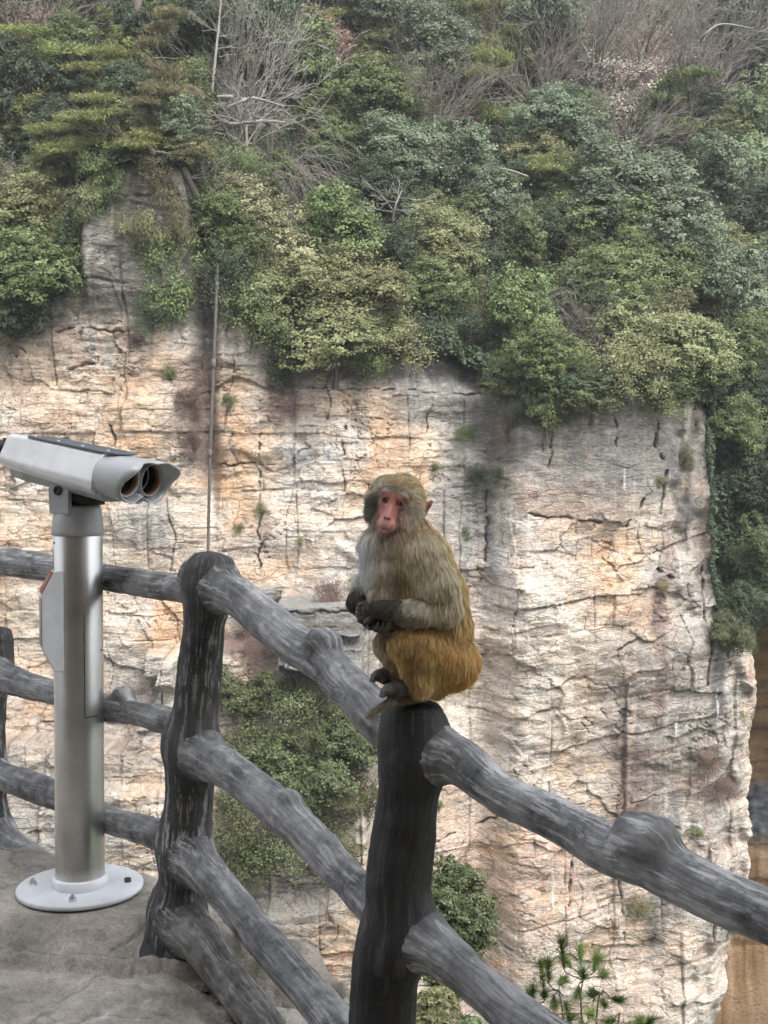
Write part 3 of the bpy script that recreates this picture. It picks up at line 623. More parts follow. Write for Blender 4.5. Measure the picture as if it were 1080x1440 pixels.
T_ = [
 (150, 265, 44, 54, 'sparse', 'green', 'dull green shrub on the top left of the rock prow face'),
 (225, 250, 40, 44, 'sparse', 'brownpine', 'olive-brown scrub on the top right of the rock prow face'),
 (252, 320, 30, 50, 'sparse', 'brownpine', 'olive-brown twiggy scrub on the right edge of the rock prow'),
 (200, 330, 40, 50, 'sparse', 'olive', 'thin olive scrub in the middle of the rock prow face'),
 (320, 400, 50, 60, 'sparse', 'dark', 'dark scrub behind the upper part of the long grey pole'),
 (560, 470, 60, 40, 'sparse', 'olive', 'thin olive fringe hanging over the grey wall right of the lowest olive crown'),
 (640, 455, 50, 36, 'sparse', 'dark', 'dark fringe at the lip below the big rounded olive crown'),
 (800, 505, 56, 40, 'sparse', 'green', 'grey-green fringe at the lip left of the spreading yellowish crown'),
 (835, 545, 46, 30, 'broad', 'juniper', 'dull olive bush overhanging the top of the right slab'),
 (925, 550, 50, 34, 'sparse', 'green', 'thin green bush drooping over the right slab below the yellowish crowns'),
 (985, 525, 50, 44, 'broad', 'green', 'green bush at the top right corner of the wall'),
 # px, py, rx, ry, kind, leaf, label
 (38, 30, 78, 60, 'twiggy', 'twig', 'leafless grey-brown tree filling the top left corner of the photo'),
 (60, 60, 60, 44, 'sparse', 'dry', 'sparse reddish dry shrub under the top left corner'),
 (135, 18, 62, 40, 'pine', 'pine', 'yellow-green pine at the top edge, left of the brown pine trunk'),
 (70, 92, 92, 42, 'pine', 'pine', 'flat spreading yellow-green pine low in the top left, above the dark hollow'),
 (160, 100, 66, 46, 'pine', 'pine', 'bright yellow-green pine bough reaching right above the grey rock prow'),
 (110, 120, 60, 46, 'broad', 'dark', 'dark green shrub in the shaded hollow beneath the flat pine'),
 (150, 160, 74, 44, 'pine', 'pine', 'yellow-green pine layer just above the grey rock prow'),
 (100, 215, 80, 36, 'pine', 'pine', 'low drooping pine layer left of the rock prow top'),
 (210, 40, 50, 50, 'broad', 'dark', 'very dark green crown behind the brown pine trunk at the top'),
 (245, 85, 50, 66, 'pine', 'brownpine', 'brownish half-dead conifer above the rock prow'),
 (230, 150, 50, 40, 'pine', 'brownpine', 'olive-brown conifer bough just left of the dead white trunk'),
 (255, 165, 40, 36, 'broad', 'blue', 'small blue-green bush between rock prow and dead white trunk'),
 (290, 40, 60, 60, 'broad', 'dark', 'dark crown at the top behind the dead white trunk'),
 (262, 200, 42, 26, 'broad', 'olive', 'small olive bush above the bent dark trunk on the rock prow'),
 (30, 215, 46, 46, 'fountain', 'dead', 'hanging whitish dead branches at the left edge'),
 (15, 130, 55, 70, 'broad', 'dark', 'dark shrub at the left edge below the flat pine'),
 (45, 300, 78, 56, 'broad', 'olive', 'large olive crown at the left edge overhanging the cliff'),
 (130, 285, 36, 40, 'sparse', 'olive', 'small sparse olive bush hanging at the left flank of the rock prow'),
 (40, 370, 76, 56, 'broad', 'green', 'green crown under the large olive one at the left edge'),
 (15, 430, 60, 34, 'broad', 'dark', 'dark low bush at the left edge on the cliff lip'),
 (90, 345, 36, 40, 'broad', 'green', 'small mid-green bush hugging the left flank of the rock prow'),
 (240, 380, 54, 70, 'sparse', 'green', 'thin grey-green shrub hanging over the face of the rock prow'),
 (215, 440, 36, 26, 'sparse', 'dark', 'thin dark tuft below the hanging shrub on the rock prow'),
 (345, 110, 66, 90, 'twiggy', 'dead', 'tall dead tree with long pale arching branches left of the pink crown'),
 (395, 185, 62, 62, 'fountain', 'twig', 'rounded leafless shrub with fine drooping grey twigs'),
 (345, 205, 52, 40, 'fountain', 'dead', 'leafless shrub with thick whitish limbs left of the drooping one'),
 (360, 55, 66, 60, 'broad', 'blue', 'grey-green crown at the top behind the tall dead tree'),
 (425, 100, 66, 54, 'broad', 'green', 'mid-green crown directly under the pink dry crown'),
 (452, 38, 40, 26, 'big', 'pink', 'pink-brown dry crown at the top, the larger of two'),
 (490, 66, 30, 30, 'big', 'pink', 'pink-brown dry crown just lower right of the larger pink one'),
 (468, 128, 24, 14, 'big', 'pink', 'small tuft of pink dry leaves below the two pink crowns'),
 (440, 16, 70, 24, 'pine', 'pine', 'yellow-green pine at the top edge behind the pink dry crown'),
 (560, 30, 80, 54, 'broad', 'blue', 'broad blue-green crown at the top centre'),
 (615, 85, 72, 60, 'broad', 'blue', 'blue-green crown just right of centre near the top'),
 (520, 150, 72, 54, 'broad', 'green', 'rounded mid-green crown below and right of the pink crowns'),
 (610, 145, 60, 46, 'twiggy', 'twig', 'small leafless tree between blue-green crowns near the top centre'),
 (700, 60, 44, 76, 'pine', 'pine', 'tall narrow yellow-green pine right of the top centre'),
 (690, 150, 48, 60, 'pine', 'pine', 'lower half-yellow pine beneath the tall narrow one'),
 (672, 178, 22, 24, 'sparse', 'rust', 'small rust-red bush beside the narrow pine'),
 (480, 205, 56, 40, 'broad', 'green', 'mid-green crown right of the drooping leafless shrub'),
 (560, 215, 74, 50, 'broad', 'blue', 'dark blue-green crown in the middle of the slope above the olive crowns'),
 (640, 225, 60, 56, 'broad', 'blue', 'blue-green crown left of the yellowish pine bush'),
 (530, 275, 60, 50, 'broad', 'dark', 'dark crown in the gap above the two olive crowns'),
 (340, 290, 62, 48, 'broad', 'pale', 'pale straw-olive rounded crown beside the long grey pole'),
 (395, 330, 74, 58, 'broad', 'pale', 'pale olive crown just right of the palest one'),
 (475, 320, 74, 62, 'broad', 'green', 'grey-green crown at the centre left of the big olive one'),
 (400, 395, 84, 56, 'broad', 'olive', 'olive crown hanging below the pale ones over the cliff lip'),
 (500, 400, 84, 58, 'broad', 'olive', 'olive crown at the centre hanging over the cliff lip'),
 (305, 352, 24, 26, 'sparse', 'dark', 'small dark bush at the head of the long grey pole'),
 (360, 440, 60, 60, 'sparse', 'green', 'thin dark green shrub hanging on the wall right of the long grey pole'),
 (470, 465, 80, 44, 'broad', 'olive', 'lowest olive crown at the centre against the grey wall'),
 (405, 495, 42, 54, 'sparse', 'dark', 'dark hanging shrub above the maroon stain'),
 (515, 495, 44, 46, 'sparse', 'green', 'thin hanging shrub above the orange streaked wall'),
 (625, 340, 76, 54, 'broad', 'olive', 'big rounded olive crown right of centre'),
 (615, 400, 58, 40, 'broad', 'green', 'green skirt of shrubs under the big rounded olive crown'),
 (690, 300, 60, 54, 'broad', 'blue', 'blue-green crown behind the big rounded olive crown'),
 (765, 60, 64, 64, 'broad', 'blue', 'grey blue-green crown right of the narrow pine at the top'),
 (755, 130, 50, 52, 'twiggy', 'twig', 'leafless grey tree right of the narrow pine'),
 (770, 105, 52, 40, 'sparse', 'dry', 'sparse maroon-brown crown in front of the leafless grey tree'),
 (775, 185, 64, 48, 'broad', 'blue', 'blue-green crown above the yellow pine bush'),
 (740, 225, 56, 40, 'broad', 'olive', 'olive crown directly above the yellow pine bush'),
 (768, 268, 62, 36, 'pine', 'pine', 'bright yellow-green pine bush in the middle of the right slope'),
 (835, 70, 70, 70, 'twiggy', 'twig', 'pinkish-grey leafless tree, left one of the pale thicket at the top right'),
 (900, 60, 80, 80, 'twiggy', 'twig', 'pinkish-grey leafless tree at the middle of the pale thicket at the top right'),
 (960, 130, 70, 60, 'twiggy', 'twig', 'pinkish-grey leafless tree, lowest right of the pale thicket'),
 (905, 70, 60, 44, 'sparse', 'pink', 'thin pink leafed shrub inside the pale thicket'),
 (860, 130, 70, 50, 'sparse', 'twig', 'thin straw-grey shrub under the pale thicket'),
 (940, 100, 56, 40, 'sparse', 'twig', 'straw-grey shrub on the right of the pale thicket'),
 (1030, 50, 70, 66, 'broad', 'blue', 'grey-green crown in the top right corner'),
 (1010, 80, 60, 60, 'twiggy', 'dead', 'leafless tree with white limbs in the top right'),
 (1060, 150, 44, 50, 'big', 'bright', 'bright green large-leaved crown at the right edge'),
 (1068, 215, 44, 36, 'big', 'bright', 'lower bright green large-leaved crown at the right edge'),
 (820, 205, 50, 40, 'broad', 'blue', 'small blue-green crown left of the wide rounded crown'),
 (870, 200, 52, 44, 'twiggy', 'twig', 'leafless branchy tree above the wide rounded crown'),
 (965, 190, 60, 60, 'pine', 'green', 'feathery green conifer below the pale thicket'),
 (880, 265, 96, 60, 'broad', 'blue', 'wide rounded grey-green crown on the right slope'),
 (1000, 250, 64, 56, 'broad', 'blue', 'grey-green crown left of the rust-coloured bush'),
 (1055, 290, 50, 44, 'broad', 'blue', 'blue-green crown at the right edge over the rust-coloured bush'),
 (1050, 345, 44, 22, 'sparse', 'rust', 'rust-coloured bush at the right edge'),
 (940, 320, 84, 54, 'broad', 'blue', 'grey-green crown under the wide rounded one'),
 (830, 310, 62, 46, 'broad', 'green', 'mid-green crown between yellow pine bush and wide rounded crown'),
 (770, 340, 42, 44, 'broad', 'dark', 'dark hollow shrub right of the hanging green tree'),
 (725, 340, 52, 52, 'broad', 'green', 'upper green crown of the hanging group right of the big olive crown'),
 (735, 425, 66, 66, 'broad', 'green', 'large green crown hanging over the cliff right of centre'),
 (672, 430, 32, 50, 'sparse', 'brownpine', 'thin brownish shrub between olive crown and hanging green tree'),
 (765, 490, 52, 44, 'broad', 'green', 'lower green crown of the hanging group'),
 (705, 480, 46, 34, 'sparse', 'dark', 'dark bush at the cliff lip beneath the hanging green tree'),
 (858, 400, 76, 52, 'broad', 'green', 'grey-green crown above the spreading yellowish crown'),
 (935, 385, 62, 44, 'broad', 'green', 'bluish-green crown right above the spreading yellowish crown'),
 (1030, 400, 66, 66, 'broad', 'blue', 'large dark blue-green crown at the right edge below the rust bush'),
 (840, 455, 52, 40, 'twiggy', 'twig', 'leafless twigs at the lip left of the spreading yellowish crown'),
 (905, 460, 74, 38, 'broad', 'olive', 'left half of the spreading yellowish crown over the right wall, a tree of its own'),
 (970, 480, 66, 38, 'broad', 'olive', 'right-hand yellowish crown spreading over the right wall'),
 (900, 515, 66, 30, 'sparse', 'olive', 'thin hanging fringe beneath the spreading yellowish crown'),
 (1045, 500, 48, 56, 'broad', 'green', 'green crown at the right edge level with the cliff lip'),
 (1060, 450, 34, 26, 'broad', 'olive', 'yellowish small crown at the right edge'),
 (728, 575, 26, 30, 'sparse', 'dark', 'small dark shrub growing in the corner of the wall'),
 (768, 560, 44, 50, 'broad', 'green', 'small hanging tree on the face of the right wall, above the smooth grey slab'),
 (712, 525, 40, 34, 'broad', 'juniper', 'small olive shrub rooted on the ledge in the wall corner'),
]
for t in T_: tree(*t)
gf = random.Random(21); done = [(t[0], t[1]) for t in T_]; nf_ = 0
for _ in range(900):
    px, py = gf.uniform(-20, 1100), gf.uniform(-10, 470)
    if py > np.interp(px, _lu, _lv) - 36 or min(math.hypot(px - a, py - b) for a, b in done) < 33: continue
    if 290 < px < 450 and 90 < py < 240 or 800 < px < 1000 and py < 150: continue
    done.append((px, py)); nf_ += 1
    r = gf.uniform(34, 50); tree(px, py, r, r * .85, gf.choice(['broad', 'broad', 'sparse']), gf.choice(['green', 'olive', 'blue', 'green', 'dark', 'juniper'] if px > 250 else ['green', 'olive', 'pine', 'dark', 'juniper']), 'small green crown half hidden in the gaps between the larger crowns of the slope', name='canopy_tree')
# gully right of the cliff
for q in [
 (1040, 600, 48, 60, 'broad', 'green', 'green tree in the upper part of the dark gully at the right edge'),
 (1078, 560, 44, 50, 'broad', 'dark', 'dark tree at the right edge at the head of the gully'),
 (1070, 670, 50, 56, 'broad', 'dark', 'dark tree halfway down the gully at the right edge'),
 (1030, 690, 34, 54, 'sparse', 'dark', 'thin dark shrub against the cliff edge in the gully'),
 (1062, 760, 50, 60, 'broad', 'juniper', 'dull olive shrub lower in the gully at the right edge'),
 (1020, 790, 26, 50, 'sparse', 'juniper', 'thin scrub along the cliff edge in the gully'),
 (1060, 840, 46, 46, 'broad', 'dark', 'dark bush low in the gully at the right edge'),
 (1035, 880, 40, 34, 'broad', 'juniper', 'lowest olive-green bush of the gully, above the bare cliff corner'),
 (1012, 640, 28, 40, 'sparse', 'dark', 'small dark shrub clinging to the upper cliff edge by the gully')]:
    tree(*q, fwd=.7)
# low scrub clinging to the wall
for q in [
 (268, 560, 26, 30, 'sparse', 'dry', 'dry reddish scrub on the wall left of the long grey pole'),
 (275, 620, 20, 30, 'sparse', 'dry', 'dry brown scrub under the reddish one beside the pole'),
 (238, 525, 14, 18, 'sparse', 'green', 'small green tuft on the wall left of the pole'),
 (193, 473, 15, 14, 'sparse', 'dry', 'small dark brown tuft high on the left wall'),
 (116, 466, 7, 9, 'sparse', 'dry', 'tiny brown tuft at the left of the brown ones on the left wall'),
 (322, 560, 14, 12, 'sparse', 'green', 'small green tuft just right of the pole'),
 (668, 668, 22, 24, 'sparse', 'dark', 'dark green bush on the grey wall right of the monkey'),
 (700, 665, 16, 18, 'sparse', 'dark', 'small dark bush in the corner right of the larger dark one'),
 (712, 600, 18, 34, 'sparse', 'dry', 'reddish-brown scrub in the corner of the wall'),
 (655, 608, 20, 8, 'sparse', 'green', 'flat green tuft on a ledge above the monkey head'),
 (612, 655, 9, 9, 'sparse', 'green', 'tiny green tuft upper right of the monkey head'),
 (367, 712, 10, 14, 'sparse', 'olive', 'small olive tuft on the pale wall between pole and monkey'),
 (337, 740, 10, 10, 'sparse', 'olive', 'small olive tuft lower right of the pole'),
 (422, 760, 9, 9, 'sparse', 'olive', 'small olive tuft on the pale wall above the grey ledge'),
 (495, 815, 9, 12, 'sparse', 'olive', 'yellowish tuft at the edge of the grey ledge by the monkey hands'),
 (655, 750, 10, 18, 'sparse', 'green', 'small green tuft hanging near the monkey shoulder'),
 (965, 640, 18, 26, 'sparse', 'brownpine', 'brownish tuft on the right pillar'),
 (930, 672, 14, 10, 'sparse', 'brownpine', 'flat brownish tuft left on the right pillar'),
 (1000, 1060, 28, 24, 'sparse', 'dry', 'pinkish dry scrub high on the lower right cliff corner'),
 (1018, 1105, 34, 22, 'sparse', 'dry', 'larger pinkish dry scrub on the lower right cliff corner'),
 (985, 1168, 13, 15, 'sparse', 'olive', 'small olive tuft on the lower right cliff above the rail'),
 (905, 1275, 26, 18, 'sparse', 'brownpine', 'brownish-green tuft below the right-hand rail'),
 (935, 822, 12, 8, 'sparse', 'brownpine', 'small tuft at the end of the slanting crack'),
 (1045, 1005, 12, 14, 'sparse', 'olive', 'yellow-green tuft at the right cliff edge'),
 (360, 905, 34, 10, 'sparse', 'dry', 'mat of dry reddish needles on the lower ledge'),
 (470, 838, 36, 7, 'sparse', 'dry', 'mat of dry reddish needles on the grey rock ledge'),
 (618, 1130, 8, 14, 'sparse', 'green', 'small green tuft right of the monkey post')]:
    tree(*q, cat='shrub', name='wall_shrub', fwd=.5)

# undergrowth that covers the slope between the trees
g = np.random.default_rng(5); n = 330000
xs = g.uniform(-28, 34, n); dzl = g.uniform(-.6, 1, n) ** 1 * 1.0
zl = CAMZ + (678 - lip_v(540 + FPX * xs / D0)) * D0 / FPX
zz = zl + np.where(dzl < 0, dzl * 1.4, dzl * 40)
ng = 60000
ug, vg = g.uniform(1012, 1330, ng), g.uniform(500, 905, ng) + 0
kp = ug > edge_u(vg) - 14 * g.random(ng) - 2; ug, vg = ug[kp], vg[kp]
xs = np.r_[xs, (ug - 540) / FPX * D0]; zz = np.r_[zz, CAMZ + (678 - vg) * D0 / FPX]; n = len(xs)
cl = noise(xs / 1.3, zz / 1.3, seed=9) * .5 + .5
P = np.stack([xs, Fbase(xs, zz) - g.uniform(.1, 1.6, n) * (.3 + cl), zz + g.uniform(0, .6, n)], -1)
V, F = leaves(P, np.tile([0, -.6, .8], (n, 1)), .26, .55, seed=3, jit=.7)
me = make_mesh('undergrowth', V, F, False, LM['dark'], {'tint': np.repeat(np.clip(cl * .7 + g.uniform(-.2, .4, n), 0, .85), 4)})
tag(obj('undergrowth', me), 'dense dark undergrowth covering the slope between the trees', 'undergrowth', kind='stuff')

# ------------------------------------------------------------------ single characterful trunks
def trunk_thing(name, label, cat, pts, mat, k=8, kids=0, seed=1, group=None):
    """pts: (px,py,depth,r px)"""
    P = np.array([np.r_[at(a, b, d), r / FPX * d] for a, b, d, r in pts]); P = catmull(P, 8 * len(pts))
    base = P[-1, :3].copy(); P[:, :3] -= base
    root = empty(name, base); tag(root, label, cat, group)
    mb = MB(); add_tube(mb, P[:, :3], P[:, 3], k); obj('trunk', mb.mesh('trunk', mat), root)
    if kids:
        g = random.Random(seed); L = []
        for i in range(kids):
            q = P[g.randint(2, len(P) - 2)]; a = g.uniform(0, 6.28)
            branchy(q[:3], (math.cos(a), math.sin(a) * .5 - .2, g.uniform(-.2, .8)), g.uniform(.7, 1.7), q[3] * .5, 2, .5, g.random(), 0, 6, .22, 3, L)
        obj('branches', limbs_mesh('branches', L, mat, 4, .012), root)
    return root
trunk_thing('old_pine', 'straight brown pine trunk at the top left behind the yellow-green pines', 'tree trunk', [(195, -20, 60, 6), (193, 40, 60, 6), (190, 70, 60, 7)], BARK)
trunk_thing('dead_tree', 'dead pale trunk with bare branches standing on the slope above the rock prow', 'dead tree', [(312, -10, 58, 1), (305, 60, 58, 1.7), (298, 130, 58, 2.2)], DEADBARK, kids=8, seed=4)
trunk_thing('fallen_branch', 'short whitish broken branch lying left of the drooping leafless shrub', 'branch', [(305, 136, 55, 2), (324, 136, 55, 3), (326, 138, 56, 2)], DEADBARK)
trunk_thing('dead_limb', 'pale forked dead limb reaching left above the drooping shrub', 'dead limb', [(318, 152, 54, 1.2), (340, 142, 54, 2), (358, 138, 55, 2), (400, 150, 57, 1.2)], DEADBARK, kids=8, seed=9)
trunk_thing('dead_limb', 'thick horizontal dead limb among the drooping grey twigs', 'dead limb', [(310, 170, 53.5, 1.4), (330, 174, 53.5, 2.2), (370, 170, 54, 2), (400, 172, 56, 1.5)], DEADBARK, kids=12, seed=12)
trunk_thing('bent_trunk', 'dark bent trunk curving out over the top of the rock prow', 'tree trunk', [(186, 190, 53.5, 2.5), (205, 205, 53, 4), (214, 215, 53, 4.5), (212, 245, 53.8, 3.5)], BARK, kids=5, seed=3)
trunk_thing('bent_trunk', 'dark leaning trunk in the gap beside the upper end of the long grey pole', 'tree trunk', [(205, 192, 54, 3), (240, 205, 54, 4), (262, 245, 54, 5), (282, 290, 55, 5)], BARK, kids=7, seed=5)
trunk_thing('white_branch', 'short white dead branch sticking left out of the slope above the yellow pine bush', 'dead branch', [(702, 236, 58, .9), (722, 241, 59, 1.5), (742, 248, 60, 1.5)], DEADBARK)
trunk_thing('white_branch', 'arching white branches near the top right corner', 'dead branch', [(1060, 40, 70, .8), (1015, 34, 70, 1.3), (992, 48, 70, 1.6), (985, 60, 71, 1.6)], DEADBARK)
trunk_thing('dead_snag', 'small spiky dead snag above the big rounded olive crown', 'dead snag', [(565, 268, 57, .8), (556, 290, 57, 1.2), (552, 312, 57.5, 1.5)], DEADBARK, kids=6, seed=8)
# the long pole beside the gully
P = np.array([np.r_[at(a, b, d), r / FPX * d] for a, b, d, r in [(307, 352, 54.2, .8), (306, 375, 53.6, 1.6), (304, 430, 53.0, 2.5), (299, 550, 52.8, 2.4), (295, 660, 52.8, 2.3), (292, 800, 52.8, 2.1), (290, 880, 52.8, 2.1)]])
P = catmull(P, 60); base = P[-1, :3].copy(); mb = MB(); add_tube(mb, P[:, :3] - base, P[:, 3], 10)
m = NT('pole_grey'); f = m.noise(m.coord('Object', (3, 3, .5)), 3, 5); m.set(Base_Color=m.ramp(f, [(.3, (.04, .036, .03)), (.7, (.10, .09, .078))]), Roughness=.8); POLEM = m.m
rt = empty('wall_pole', base); tag(rt, 'long slender grey pole rising up the cliff behind the left fence post', 'pole')
obj('shaft', mb.mesh('shaft', POLEM), rt)
mb = MB()
for i in range(4, 56, 11):
    mb = MB(); add_tube(mb, P[i:i + 2, :3] - base, P[i:i + 2, 3] * 1.15, 10); obj('collar', mb.mesh('collar', BARK), rt)
# ------------------------------------------------------------------ shrubs on the nearer buttress
for q in [
 (350, 965, 56, 50, 'broad', 'juniper', 'olive shrub right below the needle-strewn ledge behind the first fence post'),
 (425, 985, 76, 56, 'sparse', 'juniper', 'large olive shrub under the top rail between the two posts'),
 (492, 1030, 62, 66, 'broad', 'juniper', 'olive shrub beside the dark post under the monkey'),
 (345, 1050, 74, 66, 'sparse', 'juniper', 'dense shrub behind the left part of the middle rail'),
 (425, 1075, 84, 64, 'broad', 'juniper', 'dense shrub between middle rail and top rail'),
 (505, 1130, 50, 76, 'sparse', 'juniper', 'tall shrub left of the monkey post, above the middle rail'),
 (335, 1140, 70, 60, 'sparse', 'juniper', 'dense shrub right of the first post under the middle rail'),
 (400, 1170, 76, 56, 'sparse', 'juniper', 'thin lower shrub behind the middle of the middle rail'),
 (465, 1185, 60, 60, 'sparse', 'juniper', 'thin lower shrub ending above the orange rock patch'),
 (340, 1215, 60, 44, 'sparse', 'juniper', 'lowest dark shrub between the two lower rails')]:
    tree(*q, cat='shrub', name='buttress_shrub', fwd=.3)

# ------------------------------------------------------------------ our own side falling away below the path
def near_slope(x, y): return 1.3 - .60 * y + .9 * fbm(x / 5, y / 5, o=4, seed=301) - .03 * (y - 4)
gx = np.linspace(-30, 30, 160); gy = np.r_[np.linspace(4.4, 12, 60), np.linspace(12.3, 46, 90)]
X, Yy = np.meshgrid(gx, gy)
Zs = near_slope(X, Yy) - 1.2 * sst(5.4, 4.4, Yy) * 0
m = NT('slope_scrub'); f = m.noise(m.coord(), 1.6, 6)
m.set(Base_Color=m.ramp(f, [(.35, (.03, .035, .02)), (.5, (.06, .065, .04)), (.7, (.14, .13, .105))]), Roughness=1.0, Normal=m.bump(f, .8, .1))
me = make_mesh('near_slope', np.stack([X, Yy, Zs], -1).reshape(-1, 3), grid_faces(len(gy), len(gx)), True, m.m)
tag(obj('hillside_terrain', me), kind='structure')

def near_tree(px, py, Y, rpx, rpy, variants, leaf, label, cat='tree', name='broadleaf_tree'):
    c = at(px, py, Y); Rr = rpx / FPX * Y; Rz = rpy / FPX * Y
    zb = float(near_slope(c[0], Y)) - .1
    root = empty(name, (c[0], Y, zb)); tag(root, label, cat)
    hgt = c[2] - zb
    mb = MB(); L = [(catmull(np.array([[0, 0, 0], [.1 * Rr, 0, hgt * .4], [-.05 * Rr, 0, hgt * .8], [0, 0, hgt + .5 * Rz]]), 14), np.linspace(.07 * Rr, .02 * Rr, 14))]
    g = random.Random(int(px))
    for k in range(10):
        a = g.uniform(0, 6.28); branchy((0, 0, hgt * g.uniform(.75, 1.05)), (math.cos(a), math.sin(a), .6), Rr * .9, .025 * Rr, 1, .5, g.random(), 0, 5, .2, 3, L)
    obj('trunk', limbs_mesh('trunk', L, BARK, 6, .004 * Rr), root)
    PP, NN, TT = [], [], []
    for i in range(variants):
        P, N, T = crown_points('broad', 900 + i + int(px)); k = .62
        off = g.uniform(-.3, .3), g.uniform(-.3, .3), g.uniform(-.55, .55)
        PP.append((P - [0, 0, 1.2]) * k + np.array(off)); NN.append(N); TT.append(T)
    P = np.concatenate(PP) * [Rr, Rr, Rz] + [0, 0, hgt]
    V, F = leaves(P, np.concatenate(NN), .10, .6, seed=3, jit=.6)
    obj('crown', make_mesh('crown', V, F, False, LM[leaf], {'tint': np.repeat(np.concatenate(TT), 4)}), root)
near_tree(626, 1305, 30, 84, 98, 6, 'juniper', 'dense dark green tree standing right of the dark post, below the rails')
near_tree(612, 1430, 18, 54, 44, 3, 'olive', 'yellowish green bush at the bottom edge right of the dark post', 'bush', 'leafy_bush')
near_tree(650, 1440, 17, 44, 36, 2, 'bright', 'light green leafy bush at the bottom edge under the lower rail', 'bush', 'leafy_bush')

# the young pine with needle tufts
NEEDLE = leaf_mat('pine_needle_tuft', (.07, .12, .03), (.30, .42, .12), trans=.2)
def tuft_pine(base, tips, label, seed=1):
    g = np.random.default_rng(seed); root = empty('young_pine', base); tag(root, label, 'pine')
    b = np.zeros(3); mb = MB(); PV, PF, PT = [], [], []; nv = 0
    top = np.mean([t[:3] for t in tips], 0) - base
    stem = catmull(np.array([[0, 0, 0], [.10, 0, top[2] * .35], [.04, 0, top[2] * .6], [top[0] * .9, 0, top[2] * .9]]), 16)
    add_tube(mb, stem, np.linspace(.022, .008, 16), 7)
    nodes = [at(*q_) - base for q_ in [(786, 1392, 8.0), (820, 1378, 7.9), (848, 1392, 8.1), (758, 1412, 8.0), (872, 1424, 7.95), (800, 1424, 8.15), (838, 1432, 7.85), (900, 1446, 8.0)]]
    def twig(P, r0, r1):
        P = catmull(np.array(P), 12); P[1:-1] += np.cumsum(g.normal(0, .004, (10, 3)), 0); add_tube(mb, P, np.linspace(r0, r1, 12), 5); return P
    for nd in nodes:
        k_i = g.integers(8, 15); s_ = stem[k_i]; twig([s_, s_ + (nd - s_) * [.6, .5, .25] + [0, 0, -.03], nd], .012, .006)
    for t in tips:
        e = np.array(t[:3]) - base; nd = min(nodes, key=lambda q_: np.linalg.norm((q_ - e) * [1, .3, 1]))
        P = twig([nd, nd + (e - nd) * [.65, .6, .35] + g.normal(0, .015, 3), e], .006, .003)
        d = P[-1] - P[-4]; d /= np.linalg.norm(d); d = d * .75 + [0, -.05, .35]; d /= np.linalg.norm(d)
        n = 230; al = g.random(n) ** 1.6
        root_p = P[-1] + (P[6] - P[-1]) * al[:, None]
        q = d * .75 + g.normal(0, .36, (n, 3)); q /= np.linalg.norm(q, axis=1)[:, None]
        ss = root_p; Ln = (g.uniform(.07, .125, n) * (1 - .35 * al) * t[3])[:, None]
        sd_ = np.cross(q, g.normal(0, 1, (n, 3))); sd_ /= np.linalg.norm(sd_, axis=1)[:, None]; wd = .0021
        PV.append(np.stack([ss - sd_ * wd, ss + sd_ * wd, ss + q * Ln + sd_ * wd * .3, ss + q * Ln - sd_ * wd * .3], 1).reshape(-1, 3))
        PT.append(np.repeat(g.uniform(0, .5) + g.uniform(0, .5, n), 4))
    obj('branches', mb.mesh('branches', TWIGBARK), root)
    V = np.concatenate(PV); obj('needles', make_mesh('needles', V, np.arange(len(V)).reshape(-1, 4), False, NEEDLE, {'tint': np.concatenate(PT)}), root)
tp = []
gg = np.random.default_rng(3)
for px, py, s in [(790, 1318, 1.1), (770, 1350, 1.), (816, 1330, .9), (840, 1345, 1.1), (820, 1362, 1.1), (848, 1366, 1.1), (765, 1392, .9), (750, 1385, .9), (790, 1372, .8), (760, 1350, .7), (812, 1385, .9), (780, 1400, .8), (745, 1392, .8), (838, 1392, .9),
                  (795, 1345, .8), (830, 1420, 1.), (860, 1430, .9), (885, 1436, .8), (905, 1432, .9), (915, 1428, .8), (800, 1425, 1.), (770, 1432, .9), (850, 1405, .7), (870, 1400, .7), (822, 1440, 1), (790, 1450, 1), (840, 1460, 1), (900, 1450, .8)]:
    Y = 8 + gg.uniform(-.35, .35); tp.append(np.r_[at(px, py + 8, Y), s])
pb = at(800, 1440, 8); pb = np.array([pb[0] + .1, 8.0, float(near_slope(pb[0], 8.0)) - .05])
tuft_pine(pb, tp, 'young pine with bright green needle tufts at the bottom, right of the lower rail')

